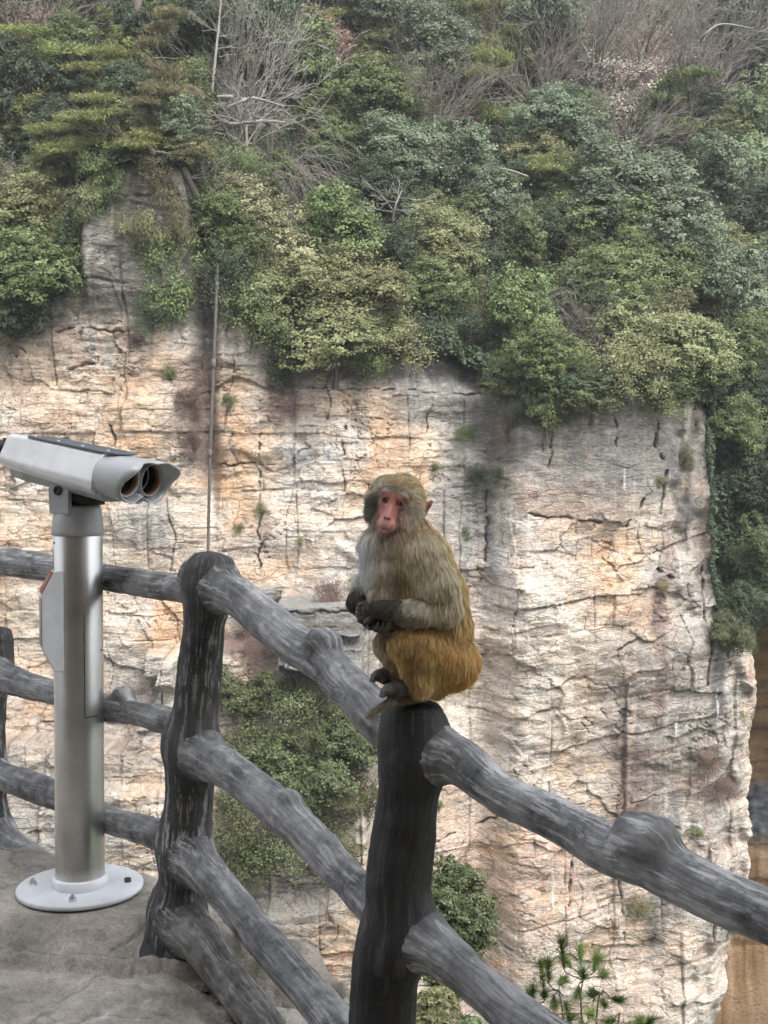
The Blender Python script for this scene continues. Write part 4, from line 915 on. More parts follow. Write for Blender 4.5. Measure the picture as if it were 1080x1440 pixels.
# ------------------------------------------------------------------ wood look of the cast fence
def wood(name, base_d, base_l, worn, wornamt):
    m = NT(name); tc = m.n('ShaderNodeTexCoord'); mp = m.n('ShaderNodeMapping'); mp.inputs['Scale'].default_value = (4, 60, 1)
    dn = m.n('ShaderNodeTexNoise'); dn.inputs['Scale'].default_value = 9; dn.inputs['Detail'].default_value = 3; m.l(tc.outputs['Object'], dn.inputs['Vector'])
    ad = m.n('ShaderNodeMix', data_type='RGBA', blend_type='LINEAR_LIGHT'); ad.inputs[0].default_value = .014; m.l(tc.outputs['UV'], ad.inputs[6]); m.l(dn.outputs['Color'], ad.inputs[7])
    m.l(ad.outputs[2], mp.inputs['Vector']); grain = m.noise(mp.outputs[0], 1, 6, .7)
    mp2 = m.n('ShaderNodeMapping'); mp2.inputs['Scale'].default_value = (9, 170, 1); m.l(tc.outputs['UV'], mp2.inputs['Vector']); g2 = m.noise(mp2.outputs[0], 1, 4, .7)
    ob = m.coord('Object'); pat = m.noise(ob, 7, 6, .72); mp3 = m.n('ShaderNodeMapping'); mp3.inputs['Scale'].default_value = (9, 30, 1); m.l(ad.outputs[2], mp3.inputs['Vector']); pat2 = m.noise(mp3.outputs[0], 1, 6, .75); sp = m.noise(ob, 90, 3, .6)
    c = m.mixc(m.ramp(pat, [(.35, 0.), (.65, 1.)]), base_d, base_l)
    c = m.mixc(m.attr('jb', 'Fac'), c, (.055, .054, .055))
    c = m.mixc(.62, c, m.ramp(grain, [(.3, .40), (.5, .95), (.7, 1.5)]), 'MULTIPLY')
    c = m.mixc(.6, c, m.ramp(g2, [(.3, .6), (.7, 1.35)]), 'MULTIPLY')
    wm = m.math('MULTIPLY', m.ramp(m.math('ADD', m.math('MULTIPLY', pat2, .55), m.math('MULTIPLY', grain, .45)), [(.51, 0.), (.57, 1.)]), m.math('MULTIPLY', m.attr('worn', 'Fac'), wornamt))
    c = m.mixc(wm, c, worn)
    dk = m.ramp(m.math('ADD', m.math('MULTIPLY', pat2, .5), m.math('MULTIPLY', pat, .5)), [(.36, 1.), (.43, 0.)])
    c = m.mixc(m.math('MULTIPLY', dk, .6), c, (.014, .013, .013))
    hgt = m.math('ADD', m.math('MULTIPLY', grain, .6), m.math('ADD', m.math('MULTIPLY', g2, .35), m.math('MULTIPLY', sp, .15)))
    rough = m.ramp(pat2, [(.3, .5), (.7, .8)])
    m.set(Base_Color=c, Roughness=rough, Normal=m.bump(hgt, .5, .005)); m.b.inputs['Specular IOR Level'].default_value = .4
    return m.m
RAIL = wood('weathered_rail', (.065, .066, .068), (.34, .342, .35), (.64, .64, .64), .9)
POST = wood('dark_post', (.007, .0065, .0065), (.030, .029, .029), (.22, .225, .235), .6)
POST1 = wood('grey_post', (.014, .0135, .0135), (.080, .077, .076), (.45, .45, .46), .85)
RAIL4 = wood('flaking_rail', (.06, .058, .056), (.24, .235, .225), (.45, .44, .42), .8)

def limb(pts, kn=(), n=None, k=72, seed=0, ends=(0, 0), rough=1.0, capend=True):
    """pts rows: px, py, depth, radius in px.  kn: (t, angle, size m, width m) bumps. returns V, F, uv, worn"""
    A = np.array([np.r_[at(a, b, d), r / FPX * d] for a, b, d, r in pts]); 
    L = np.linalg.norm(np.diff(A[:, :3], axis=0), axis=1).sum(); n = n or int(L / .0065)
    A = catmull(A, n); P, r = A[:, :3], A[:, 3]
    P = P + .006 * np.stack([noise(np.arange(n) * .02, 0 * P[:, 0] + q, seed=seed) for q in (1.5, 5.5, 9.5)], -1)
    T, N, B = frames(P); s = np.r_[0, np.cumsum(np.linalg.norm(np.diff(P, axis=0), axis=1))]
    th = np.arange(k) / k * 2 * np.pi
    D = np.cos(th)[None, :, None] * N[:, None] + np.sin(th)[None, :, None] * B[:, None]
    base = P[:, None] + D * r[:, None, None]
    q = base.reshape(-1, 3)
    e = (.008 * fbm(q[:, 0] * 5, q[:, 1] * 5, q[:, 2] * 5, 2, seed + 1) + .0022 * noise(q[:, 0] * 22, q[:, 1] * 22, q[:, 2] * 22, seed + 2)).reshape(n, k) * rough
    # long grain ridges
    cs, sn = np.cos(th)[None] * 3.2, np.sin(th)[None] * 3.2
    e += .0016 * noise(cs * 2.2 + 0 * s[:, None], sn * 2.2, s[:, None] * 1.6, seed + 3) * rough + .0010 * noise(cs * 6, sn * 6, s[:, None] * 2.6, seed + 4) * rough
    # flakes and shallow chips
    fl = noise(q[:, 0] * 38, q[:, 1] * 38, q[:, 2] * 38, seed + 6).reshape(n, k); e -= .0035 * sst(.3, .45, fl) * np.clip(rough - .6, 0, 2)
    for t, ang, sz, wd in kn:
        if t > 2: fpx, _f = proj(P[:, 0], P[:, 1], P[:, 2]); t = s[int(np.argmin(np.abs(fpx - t)))] / s[-1]
        ss = (s - t * s[-1])[:, None]; dang = np.angle(np.exp(1j * (th[None] - ang)))
        d = np.hypot(ss / wd, dang * r[:, None] / wd)
        b = 1 / (1 + np.exp((d - 1) * 6)); e += sz * b * (1 + .12 * noise(q[:, 0] * 40, q[:, 1] * 40, q[:, 2] * 40, seed + 8).reshape(n, k))
    # flare where it grows out of a post
    for en, sgn in ((0, 1), (1, -1)):
        if ends[en]:
            ds = s if en == 0 else s[-1] - s
            e += (ends[en] * np.exp(-(ds / .07) ** 2))[:, None]
    V = (P[:, None] + D * (r[:, None] + e)[..., None]).reshape(-1, 3)
    uv = np.stack([np.repeat(s[:, None], k, 1), np.repeat(np.abs(th[None] / np.pi - 1), n, 0) * r.mean() * 3], -1).reshape(-1, 2)
    F = grid_faces(n, k, True)
    worn = np.clip(.45 + .9 * fbm(q[:, 0] * 2, q[:, 1] * 2, q[:, 2] * 2, 2, seed + 5), 0, 1)
    if capend:
        # rounded end caps
        caps = []
        for en, sg in ((0, -1), (n - 1, 1)):
            ring = np.arange(k) + en * k; c0 = P[en]; prev = ring; rv = V[ring]
            for j, (sc_, up_) in enumerate([(.9, .12), (.65, .2), (.3, .235)]):
                nv = c0 + (rv - c0) * sc_ + T[en] * sg * up_ * r[en] * (1 + .3 * noise(rv[:, 0] * 30, rv[:, 1] * 30, rv[:, 2] * 30, seed)[:, None])
                idx = np.arange(k) + len(V); V = np.r_[V, nv]; uv = np.r_[uv, np.c_[np.full(k, s[en] + sg * .02 * (j + 1)), uv[ring, 1]]]; worn = np.r_[worn, worn[ring]]
                a, b = (prev, idx) if sg > 0 else (idx, prev)
                F = np.r_[F, np.stack([a, np.roll(a, -1), np.roll(b, -1), b], -1)]; prev = idx
            V = np.r_[V, [V[prev].mean(0)]]; uv = np.r_[uv, [uv[prev].mean(0)]]; worn = np.r_[worn, worn[:1]]
            caps.append(np.stack([prev, np.roll(prev, -1), np.full(k, len(V) - 1)], -1) if sg > 0 else np.stack([np.roll(prev, -1), prev, np.full(k, len(V) - 1)], -1))
        return V, [F, np.concatenate(caps)], uv, worn
    return V, [F], uv, worn
fbase = at(245, 1350, 3.7)
fence = empty('branch_fence', fbase)
tag(fence, 'weathered grey fence of rough branch-like posts and rails along the ledge edge', 'fence')
PARTS = []
def fpart(*a, **kw): PARTS.append((a, kw))
def axis_of(pts):
    A = np.array([np.r_[at(a, b, d), r / FPX * d] for a, b, d, r in pts]); return catmull(A, 220)
def fbuild(name, mat, *a, label=None, **kw):
    V, F, uv, worn = limb(*a, **kw)
    # fillets: swell a little where another member runs into this one
    own = axis_of(a[0])
    i = np.argmin(((V[:, None, :].astype(np.float32) - own[None, ::4, :3].astype(np.float32)) ** 2).sum(-1), axis=1) * 4
    out = V - own[i, :3]; out /= np.linalg.norm(out, axis=1)[:, None] + 1e-9
    sw = np.zeros(len(V)); jb = np.zeros(len(V))
    for (pn, pm, pa, *_), pk in PARTS:
        if pa is a[0] or (pn == name == 'rail'): continue
        oth = axis_of(pa); dd_ = np.sqrt(((V[:, None, :].astype(np.float32) - oth[None, ::3, :3].astype(np.float32)) ** 2).sum(-1)) - oth[None, ::3, 3].astype(np.float32)
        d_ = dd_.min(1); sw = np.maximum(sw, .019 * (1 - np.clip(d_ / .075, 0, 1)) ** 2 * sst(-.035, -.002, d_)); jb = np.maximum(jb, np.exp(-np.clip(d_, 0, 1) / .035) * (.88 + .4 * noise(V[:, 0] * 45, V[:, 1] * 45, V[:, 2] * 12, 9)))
    V = V + out * sw[:, None]
    o = obj(name, make_mesh(name, V - fbase, F, True, mat, {'worn': worn, 'jb': np.clip(jb, 0, 1)}, uv), fence)
    if label: o['label'] = label
    return o
# posts
fpart('post', POST1, [(299, 786, 3.7, 28), (297, 800, 3.7, 32), (294, 830, 3.7, 31), (290, 870, 3.7, 29), (282, 950, 3.7, 32), (276, 1000, 3.7, 32), (268, 1060, 3.7, 34), (263, 1150, 3.7, 34), (256, 1230, 3.7, 33), (250, 1280, 3.7, 35), (248, 1310, 3.7, 41), (247, 1335, 3.7, 52), (246, 1358, 3.7, 68), (243, 1390, 3.7, 84)],
      kn=((.05, 4.4, .006, .05), (.43, 4.6, .008, .06), (.63, 4.6, .010, .06)), seed=11, label='left of the two full fence posts, blackish grey with flared foot')
fpart('post', POST, [(581, 992, 2.7, 39), (580, 1010, 2.7, 42), (577, 1070, 2.7, 44), (573, 1120, 2.7, 43), (565, 1180, 2.7, 46), (558, 1230, 2.7, 47), (556, 1290, 2.7, 46), (548, 1340, 2.7, 49), (543, 1400, 2.7, 48), (538, 1470, 2.7, 48), (533, 1600, 2.7, 52), (530, 1760, 2.7, 60)],
      kn=((.06, .0, .012, .06), (.40, .0, .014, .08)), seed=21, label='nearly black fence post the monkey sits on')
fpart('post', POST1, [(-6, 888, 4.7, 20), (-6, 905, 4.7, 24), (-7, 930, 4.7, 24), (-10, 980, 4.7, 19), (-10, 1040, 4.7, 18), (-11, 1100, 4.7, 19), (-10, 1190, 4.7, 24), (-12, 1260, 4.7, 34)], seed=31, label='dark fence post at the left edge')
# rails
fpart('rail', RAIL, [(270, 808, 3.78, 24), (300, 824, 3.70, 31), (335, 842, 3.56, 27), (375, 873, 3.46, 28), (415, 905, 3.32, 28), (455, 932, 3.2, 29), (500, 975, 3.02, 30), (545, 1022, 2.86, 31), (585, 1044, 2.75, 36), (612, 1056, 2.69, 37), (650, 1070, 2.62, 33), (700, 1114, 2.52, 29), (760, 1143, 2.44, 30), (810, 1170, 2.38, 31), (865, 1199, 2.3, 35), (920, 1216, 2.22, 37), (1000, 1256, 2.12, 36), (1080, 1290, 2.03, 36), (1180, 1335, 1.93, 37), (1400, 1440, 1.7, 38)],
      kn=((452, 0.0, .036, .046), (908, .15, .046, .056)), seed=41, label='long top rail running from the left post past the monkey to the right edge')
fpart('rail', RAIL, [(250, 1036, 3.76, 24), (278, 1056, 3.68, 31), (325, 1086, 3.5, 27), (375, 1124, 3.36, 27), (405, 1152, 3.26, 28), (450, 1194, 3.12, 26), (500, 1246, 2.94, 26), (545, 1288, 2.79, 32), (580, 1310, 2.70, 38), (625, 1342, 2.6, 33), (680, 1390, 2.5, 30), (740, 1436, 2.42, 32), (830, 1500, 2.3, 33), (1000, 1620, 2.05, 34)],
      kn=((405, 0.0, .022, .030), (320, .2, .006, .04), (690, 0.3, .006, .05)), seed=51, label='middle rail with a broken-off stub')
fpart('rail', RAIL, [(242, 1186, 3.74, 24), (272, 1210, 3.65, 31), (310, 1248, 3.5, 26), (350, 1299, 3.38, 26), (415, 1374, 3.2, 26), (470, 1438, 3.02, 28), (540, 1510, 2.75, 30)], kn=((.12, .1, .006, .04),), seed=61, label='third rail, pale on top')
fpart('rail', RAIL4, [(232, 1268, 3.74, 24), (260, 1300, 3.64, 31), (290, 1338, 3.48, 28), (325, 1385, 3.38, 28), (370, 1442, 3.24, 28), (420, 1500, 3.1, 28)], kn=((.55, .1, .006, .03), (.3, 5.8, .004, .03)), seed=71, rough=1.7, label='lowest rail with flaking surface')
fpart('rail', RAIL, [(285, 838, 3.74, 21), (262, 829, 3.8, 21), (205, 822, 3.98, 19.5), (146, 812, 4.15, 19), (76, 799, 4.38, 19), (0, 790, 4.62, 21), (-80, 784, 4.85, 22)], kn=((.6, 0.3, .004, .05),), seed=81, label='top rail behind the coin viewer')
fpart('rail', RAIL, [(262, 1020, 3.74, 20), (245, 1017, 3.8, 20), (205, 1006, 3.95, 18), (170, 998, 4.05, 19), (146, 993, 4.13, 19), (76, 974, 4.38, 18), (30, 963, 4.52, 19), (0, 950, 4.62, 21), (-40, 930, 4.74, 22)], kn=((171, .2, .036, .036),), seed=91, label='middle rail behind the coin viewer with a rounded stub')
fpart('rail', RAIL, [(250, 1185, 3.74, 22), (228, 1176, 3.8, 22), (190, 1163, 3.95, 20), (146, 1150, 4.12, 19), (76, 1118, 4.38, 20), (0, 1092, 4.62, 20), (-60, 1076, 4.8, 21)], kn=((.5, 0.2, .008, .03),), seed=101, label='lower rail behind the coin viewer')
fpart('rail', RAIL, [(110, 1232, 4.3, 8), (80, 1220, 4.4, 14), (50, 1207, 4.5, 17), (20, 1192, 4.6, 22), (-10, 1172, 4.7, 28), (-50, 1130, 4.8, 28)], seed=111, label='root-like foot of the fence at the left edge')

for pa_, pk_ in PARTS: fbuild(*pa_, **pk_)
# ------------------------------------------------------------------ the rock ledge we stand on
gx = np.r_[np.arange(-7, -2.2, .06), np.arange(-2.2, .9, .0085), np.arange(.9, 5, .07)]
gy = np.r_[np.arange(-6, 2.4, .08), np.arange(2.4, 5.6, .0085), np.arange(5.6, 8, .08)]
X, Yy = np.meshgrid(gx, gy)
def edge_y(x): return np.interp(x, [-7, -3, -1.6, -.8, -.35, .1, .5, 1.2, 5], [5.6, 4.85, 4.55, 4.25, 3.95, 3.45, 2.9, 1.9, -1.5]) + .09 * noise(x * 2.3, 0 * x, seed=401) + .03 * noise(x * 9, 0 * x, seed=402)
d = (Yy - edge_y(X))
Zg = -.05 * sst(-1.1, -.5, X) * sst(3.0, 3.9, Yy) - .25 * np.clip(X + .65, 0, 9) * sst(1.5, 3, Yy) - .10 * sst(3.95, 3.62, Yy + .12 * noise(X * 2, Yy * 2, seed=403)) * sst(-1.2, -.5, X) * 0
# front slab: a shallow step between viewer base and camera
stepy = 3.47 + .10 * noise(X * 1.4, 0 * X, seed=405) + .03 * noise(X * 6, 0 * X, seed=406)
Zg += -.085 * sst(stepy + .012, stepy + .10, Yy) * (1 - sst(stepy + .12, stepy + .34, Yy)) 
Zg += -.13 * sst(stepy, stepy - .02, Yy) * sst(-1.9, -.9, X) * .35
Zg += .05 * fbm(X * 1.1, Yy * 1.1, o=4, seed=407) + .016 * fbm(X * 5, Yy * 5, o=4, seed=408) * (1 + 1.6 * sst(-.9, -.4, X))
rg = 1 - np.abs(fbm(X * 2.2, Yy * 3, o=4, seed=409)) * 5; Zg -= .006 * sst(.8, 1, rg); Zg += .010 * fbm(X * 14, Yy * 14, o=4, seed=431) * (.5 + sst(-1.3, -.7, X)) + .012 * np.abs(fbm(X * 6, Yy * 9, o=4, seed=435))
Zg += .035 * sst(0, .4, noise(X * 6, Yy * 6, seed=411)) * sst(-.85, -.5, X) * sst(3.2, 3.5, Yy)
v2, z2, x2, o2 = blocks(X, Yy, .5, .22, 415); Zg += (.05 * (v2 - .5) - .03 * np.exp(-(z2 / .01) ** 2)) * sst(-.75, -.35, X)
dp = np.clip(d, 0, 9); Zg -= 1.9 * dp ** 1.25 * (1 + .15 * noise(X * 4, Yy * 2, seed=413)) + .05 * sst(-.15, .1, d)
flat = 1 - sst(.20, .34, np.hypot(X + 1.068, Yy - 4.02)); Zg = Zg * (1 - flat) + (-.006) * flat
cx, cy = np.hypot((X + .72) / .22, (Yy - 3.45) / .1), 0
sc1 = fbm(X * 7, Yy * 7, o=4, seed=421); 
C = np.empty(X.shape + (3,)); C[:] = (.42, .385, .34)
def ov(c, mm): C[:] = C + (np.array(c) - C) * np.clip(mm, 0, 1)[..., None]
ov((.27, .25, .22), sst(-.1, .35, fbm(X * 1.6, Yy * 2.2, o=4, seed=423)))
ov((.36, .32, .265), sst(.0, .4, fbm(X * 2.5, Yy * 3, o=4, seed=425)) * (.35 + .65 * sst(-.9, -.4, X)))
ov((.62, .61, .58), .85 * sst(.12, .3, sc1) * sst(.0, .3, fbm(X * 3, Yy * 3, o=2, seed=427)) * sst(-1.0, -.8, X) * (1 - sst(-.45, -.3, X)))
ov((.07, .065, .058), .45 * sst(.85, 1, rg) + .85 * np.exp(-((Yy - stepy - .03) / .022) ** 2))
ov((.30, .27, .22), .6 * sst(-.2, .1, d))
m = NT('ledge_rock'); co = m.coord(); a = m.noise(co, 14, 7, .72); b = m.noise(co, 70, 4, .65)
c = m.mixc(1.0, m.attr('Col'), m.ramp(a, [(.25, .6), (.5, 1.), (.75, 1.35)]), 'MULTIPLY')
c = m.mixc(.55, c, m.ramp(b, [(.3, .6), (.6, 1.15)]), 'MULTIPLY')
g3 = m.noise(co, 240, 3, .6); lw = m.noise(co, 4, 6, .7)
c = m.mixc(.7, c, m.ramp(g3, [(.3, .65), (.7, 1.3)]), 'MULTIPLY'); c = m.mixc(.7, c, m.ramp(lw, [(.35, .62), (.6, 1.2)]), 'MULTIPLY')
m.set(Base_Color=c, Roughness=m.ramp(a, [(.3, .6), (.7, .9)]), Normal=m.bump(m.math('ADD', m.math('ADD', a, lw), m.math('MULTIPLY', b, .5)), 1.0, .014)); m.b.inputs['Specular IOR Level'].default_value = .35
GROUND = m.m
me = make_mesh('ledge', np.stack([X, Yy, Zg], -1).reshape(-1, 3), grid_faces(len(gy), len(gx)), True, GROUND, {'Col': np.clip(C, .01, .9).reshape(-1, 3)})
tag(obj('ledge_ground', me), kind='structure')
# a few loose chips and pebbles
for i, (px, py, dd, s, lab) in enumerate([(122, 1297, 3.9, .016, 'pale stone chip lying just in front of the viewer base plate'), (123, 1306, 3.85, .010, 'small dark pebble in front of the viewer base plate'), (52, 1292, 3.95, .012, 'small pebble left in front of the viewer base plate'),
        (285, 1378, 3.45, .035, 'flat stone by the foot of the left fence post'), (305, 1392, 3.4, .025, 'broken stone beside the lowest rail')]):
    p = at(px, py, dd); ix = np.argmin(np.abs(gx - p[0])); iy = np.argmin(np.abs(gy - p[1])); z0 = Zg[iy, ix]
    import bmesh
    bm = bmesh.new(); bmesh.ops.create_icosphere(bm, subdivisions=3, radius=1)
    for v_ in bm.verts:
        q = np.array(v_.co); f = 1 + .35 * float(noise(q[0] * 1.3 + i * 5, q[1] * 1.3, q[2] * 1.3, 5)); v_.co = Vector((q[0] * s * f * 1.3, q[1] * s * f, max(q[2] * s * f * .5, -s * .2)))
    o = bm_obj('loose_stone', bm, GROUND, None, False); o.location = (p[0], p[1], z0 + s * .1); tag(o, lab, 'stone', 'loose stones on the ledge')
    at_ = o.data.attributes.new('Col', 'FLOAT_COLOR', 'POINT'); at_.data.foreach_set('color', np.tile([.25, .23, .2, 1], len(o.data.vertices)).astype(np.float32))

# rock of the path: wall behind the camera and the overhanging roof above (shades the fence)
gx = np.linspace(-14, 14, 90); s = np.linspace(0, 1, 70); X, S = np.meshgrid(gx, s)
prof = np.array([(-2.6, -.6), (-2.9, 1.5), (-2.5, 3.2), (-2.0, 4.5), (-1.4, 5.2), (-1.0, 6.0), (-1.1, 7.2), (-1.7, 9), (-2.5, 12), (-4, 16)])
pr = catmull(prof, 70); nn = fbm(X / 2, S * 6, o=4, seed=431)
me = make_mesh('overhang', np.stack([X, pr[:, 0, None] + .5 * nn - .10 * np.abs(X), pr[:, 1, None] + .25 * fbm(X / 1.5, S * 7, o=4, seed=433)], -1).reshape(-1, 3), grid_faces(70, 90), True, GROUND, {'Col': np.tile([.22, .19, .16], (70 * 90, 1))})
tag(obj('overhang_rock_terrain', me), kind='structure')
# ------------------------------------------------------------------ the coin viewer
m = NT('brushed_steel'); co = m.coord('Object', (60, 60, .8)); f = m.noise(co, 4, 4, .7); f2 = m.noise(m.coord('Object', (1.2, 1.2, 2.2)), 3, 4, .6)
m.set(Base_Color=m.mixc(.7, (.66, .66, .65), m.ramp(f2, [(.3, .75), (.7, 1.1)]), 'MULTIPLY'), Metallic=1.0, Roughness=m.ramp(m.math('ADD', m.math('MULTIPLY', f, .5), m.math('MULTIPLY', f2, .5)), [(.35, .27), (.65, .42)]), Normal=m.bump(f, .05, .001)); m.b.inputs['Anisotropic'].default_value = .5
STEEL = m.m
def paint(name, colr, rough=.4, metal=.0, bump=.04):
    m = NT(name); co = m.coord(); f = m.noise(co, 30, 5, .6); g_ = m.noise(co, 6, 5, .65)
    m.set(Base_Color=m.mixc(.8, colr, m.ramp(g_, [(.3, .78), (.6, 1.06)]), 'MULTIPLY'), Roughness=m.ramp(f, [(.3, rough * .85), (.7, rough * 1.25)]), Metallic=metal, Normal=m.bump(f, bump, .002)); return m.m
GREYP = paint('silver_grey_paint', (.50, .52, .54), .36, .15)
PANELP = paint('blue_grey_panel', (.74, .77, .81), .42, .0)
LIGHTP = paint('light_silver_paint', (.90, .92, .95), .30, .0)
DARKP = paint('dark_grey_plate', (.13, .15, .18), .35, .2)
HOUSP = paint('cast_grey', (.42, .43, .44), .5, .3)
BLACKP = paint('black_rubber', (.015, .015, .016), .45)
COPPER = paint('copper_ring', (.30, .13, .06), .35, .3)
REDP = paint('red_label', (.34, .05, .04), .5); WHITEP = paint('label_white', (.6, .5, .48), .5)
m = NT('coated_glass'); m.set(Base_Color=(.012, .008, .02), Roughness=.05); m.b.inputs['Coat Weight'].default_value = 1; m.b.inputs['Specular IOR Level'].default_value = .9; GLASS = m.m
VY = 4.02; vb = np.array([at(113, 1257, VY)[0], VY, 0.0])
viewer = empty('coin_viewer', vb); tag(viewer, 'silver coin-operated twin-lens viewer on a round steel column bolted to the ledge', 'binocular viewer')
def rev(name, prof, mat, k=64, parent=viewer, loc=None, rot=None, capT=False):
    V, F = revolve(prof, k); o = obj(name, make_mesh(name, V, F, True, mat), parent)
    me = o.data
    if loc is not None: o.location = loc
    if rot is not None: o.rotation_euler = rot
    return o
# plate with bevelled rim
plate = rev('base_plate', [(0, 0), (.214, 0), (.220, .003), (.220, .014), (.216, .018), (.10, .0185), (.0, .0185)], PANELP, 96)
for a in (182, -84, 95):
    ang = R(a); q = (.168 * math.cos(ang), .168 * math.sin(ang), .018)
    w_ = rev('washer', [(.016, 0), (.016, .003), (.0, .003)], STEEL, 20, plate, q)
    V, F = revolve([(.013, .003), (.013, .013), (.0, .0131)], 6); o = obj('bolt', make_mesh('bolt', V, F, False, STEEL), plate, q)
    V, F = revolve([(.0065, .012), (.0065, .022), (.0, .0221)], 12); o2 = obj('stud', make_mesh('stud', V, F, False, STEEL), plate, q)
for ang in (R(14),):
    mb = MB(); c0 = np.array([.165 * math.cos(ang), .165 * math.sin(ang), .0189])
    t = np.array([-math.sin(ang), math.cos(ang), 0]); r_ = np.array([math.cos(ang), math.sin(ang), 0])
    pts = [c0 + t * (.018 * s_ + .012 * math.cos(b_) * 1) + r_ * .012 * math.sin(b_) for s_, b_ in [(1, x_) for x_ in np.linspace(-1.57, 1.57, 8)] + [(-1, x_) for x_ in np.linspace(1.57, 4.71, 8)]]
    V = np.array([c0] + pts); F = np.array([(0, i + 1, (i + 1) % 16 + 1) for i in range(16)]); mb.add(V, F); obj('slot', mb.mesh('slot', BLACKP, False), plate)
rev('foot_ring', [(.086, .018), (.097, .018), (.097, .046), (.094, .052), (.086, .053)], LIGHTP)
rev('column', [(.0855, .02), (.0855, 1.262), (.084, 1.266), (.0, 1.266)], STEEL, 96)
rev('collar', [(.0885, 1.262), (.0905, 1.266), (.0905, 1.28), (.0875, 1.31), (.082, 1.352), (.078, 1.366), (.045, 1.372), (.0, 1.372)], HOUSP)
for s_ in (0,):  # service slot strip and lock on the column
    a = R(-62); n_ = np.array([math.cos(a), math.sin(a), 0])
    bm = bevel_box(.003, .002, .36, .0004); o = bm_obj('seam', bm, BLACKP, viewer); o.location = (n_[0] * .0858, n_[1] * .0858, .86 - .05); o.rotation_euler = (0, 0, a)
    bm = bevel_box(.05, .002, .003, .0004); o = bm_obj('seam', bm, BLACKP, viewer); a2 = R(-45); o.location = (math.cos(a2) * .0852, math.sin(a2) * .0852, .63); o.rotation_euler = (0, 0, a2 + R(90))
    o = rev('lock', [(.006, 0), (.006, .006), (0, .006)], STEEL, 14, viewer, (.0845, -.012, .86), (0, R(90), 0))
# recessed coin slot panel up on the left of the column
bm = bevel_box(.012, .05, .12, .006); o = bm_obj('slot_panel', bm, BLACKP, viewer); a = R(196); o.location = (math.cos(a) * .079, math.sin(a) * .079, 1.16); o.rotation_euler = (0, 0, a)
for zz in (1.085, 1.24):
    o = rev('screw', [(.005, 0), (.005, .003), (0, .003)], STEEL, 12, viewer, (math.cos(R(215)) * .0853, math.sin(R(215)) * .0853, zz), (0, R(90), R(215)))
# coin box: chamfered slab on the left of the column
def prism(poly, t, mat, name, parent, bev=.003):
    import bmesh
    bm = bmesh.new(); f = bm.faces.new([bm.verts.new((x_, 0, z_)) for x_, z_ in poly]); r = bmesh.ops.extrude_face_region(bm, geom=[f])
    for v_ in r['geom']:
        if isinstance(v_, bmesh.types.BMVert): v_.co.y += t
    bmesh.ops.recalc_face_normals(bm, faces=bm.faces[:])
    bmesh.ops.bevel(bm, geom=bm.edges[:], offset=bev, segments=2, affect='EDGES'); return bm_obj(name, bm, mat, parent)
cb = empty('coin_box', (0, 0, 0)); cb.parent = viewer
k_ = VY / FPX
bx = lambda px: (px - 113) * k_ * .985; bz = lambda py: CAMZ - (py - 678) * k_ * .985 
k0 = lambda px: (px - 64) * k_ * 1.02
box = prism([(k0(93), bz(803)), (k0(80), bz(803)), (k0(64), bz(835)), (k0(64), bz(912)), (k0(80), bz(944)), (k0(93), bz(944))], .13, PANELP, 'cover', cb)
cb.rotation_euler = (0, 0, R(20)); cb.location = (bx(64) + .024, -.108, 0)
# side face strip a touch darker, and the red label on the slanted top
poly = np.array([(k0(64), bz(835)), (k0(80), bz(803))]); dv = poly[1] - poly[0]; L_ = np.linalg.norm(dv); nrm = np.array([-dv[1], dv[0]]) / L_
mid = poly.mean(0) + nrm * .0025
bm = bevel_box(L_ * .94, .13 * .95, .002, .0006); o = bm_obj('label_plate', bm, REDP, cb); o.location = (mid[0], .065, mid[1]); o.rotation_euler = (0, -math.atan2(dv[1], dv[0]), 0)
lab = o
for i in range(5):
    bm = bevel_box(L_ * (.5 - .07 * (i % 3)), .006, .001, .0003); o = bm_obj('lettering', bm, WHITEP, lab); o.location = ((i % 2) * .003, -.052 + .024 * i, .0016)
# dark grey sheet over the left side face of the box
bm = bevel_box(.002, .12, bz(840) - bz(908), .0008, (-.0008, .065, (bz(840) + bz(908)) / 2)); o = bm_obj('edge', bm, DARKP, cb)
# head: fork, housing, hood, lenses
pivot = np.array([0, 0, 1.37])
head = empty('head', tuple(pivot + [0, 0, .138])); head.parent = viewer
YAW, PIT = R(-26), R(11)
head.rotation_euler = (Matrix.Rotation(YAW, 4, 'Z') @ Matrix.Rotation(PIT, 4, 'Y')).to_euler()
fork = empty('fork', (0, 0, 1.36)); fork.parent = viewer; fork.rotation_euler = (0, 0, YAW)
def fork_arm(y):
    n_ = 24; a = np.linspace(0, np.pi, n_)
    poly = [(-.055, -.02), (.035, -.02)] + [(-.012 + .046 * math.cos(x_), .062 + .04 * math.sin(x_)) for x_ in a]
    o = prism(poly, .02, HOUSP, 'arm', fork, .003); o.location = (0, y, 0); return o
fork_arm(-.085); fork_arm(.065)
for y in (-.089,):
    rev('pivot_bolt', [(.017, 0), (.017, .006), (.009, .008), (.008, .004), (0, .004)], BLACKP, 24, fork, (-.012, y + .003, .062), (R(90), 0, 0))
bm = bevel_box(.12, .13, .05, .012); o = bm_obj('yoke', bm, BLACKP, fork, True); o.location = (0.03, 0, .035)

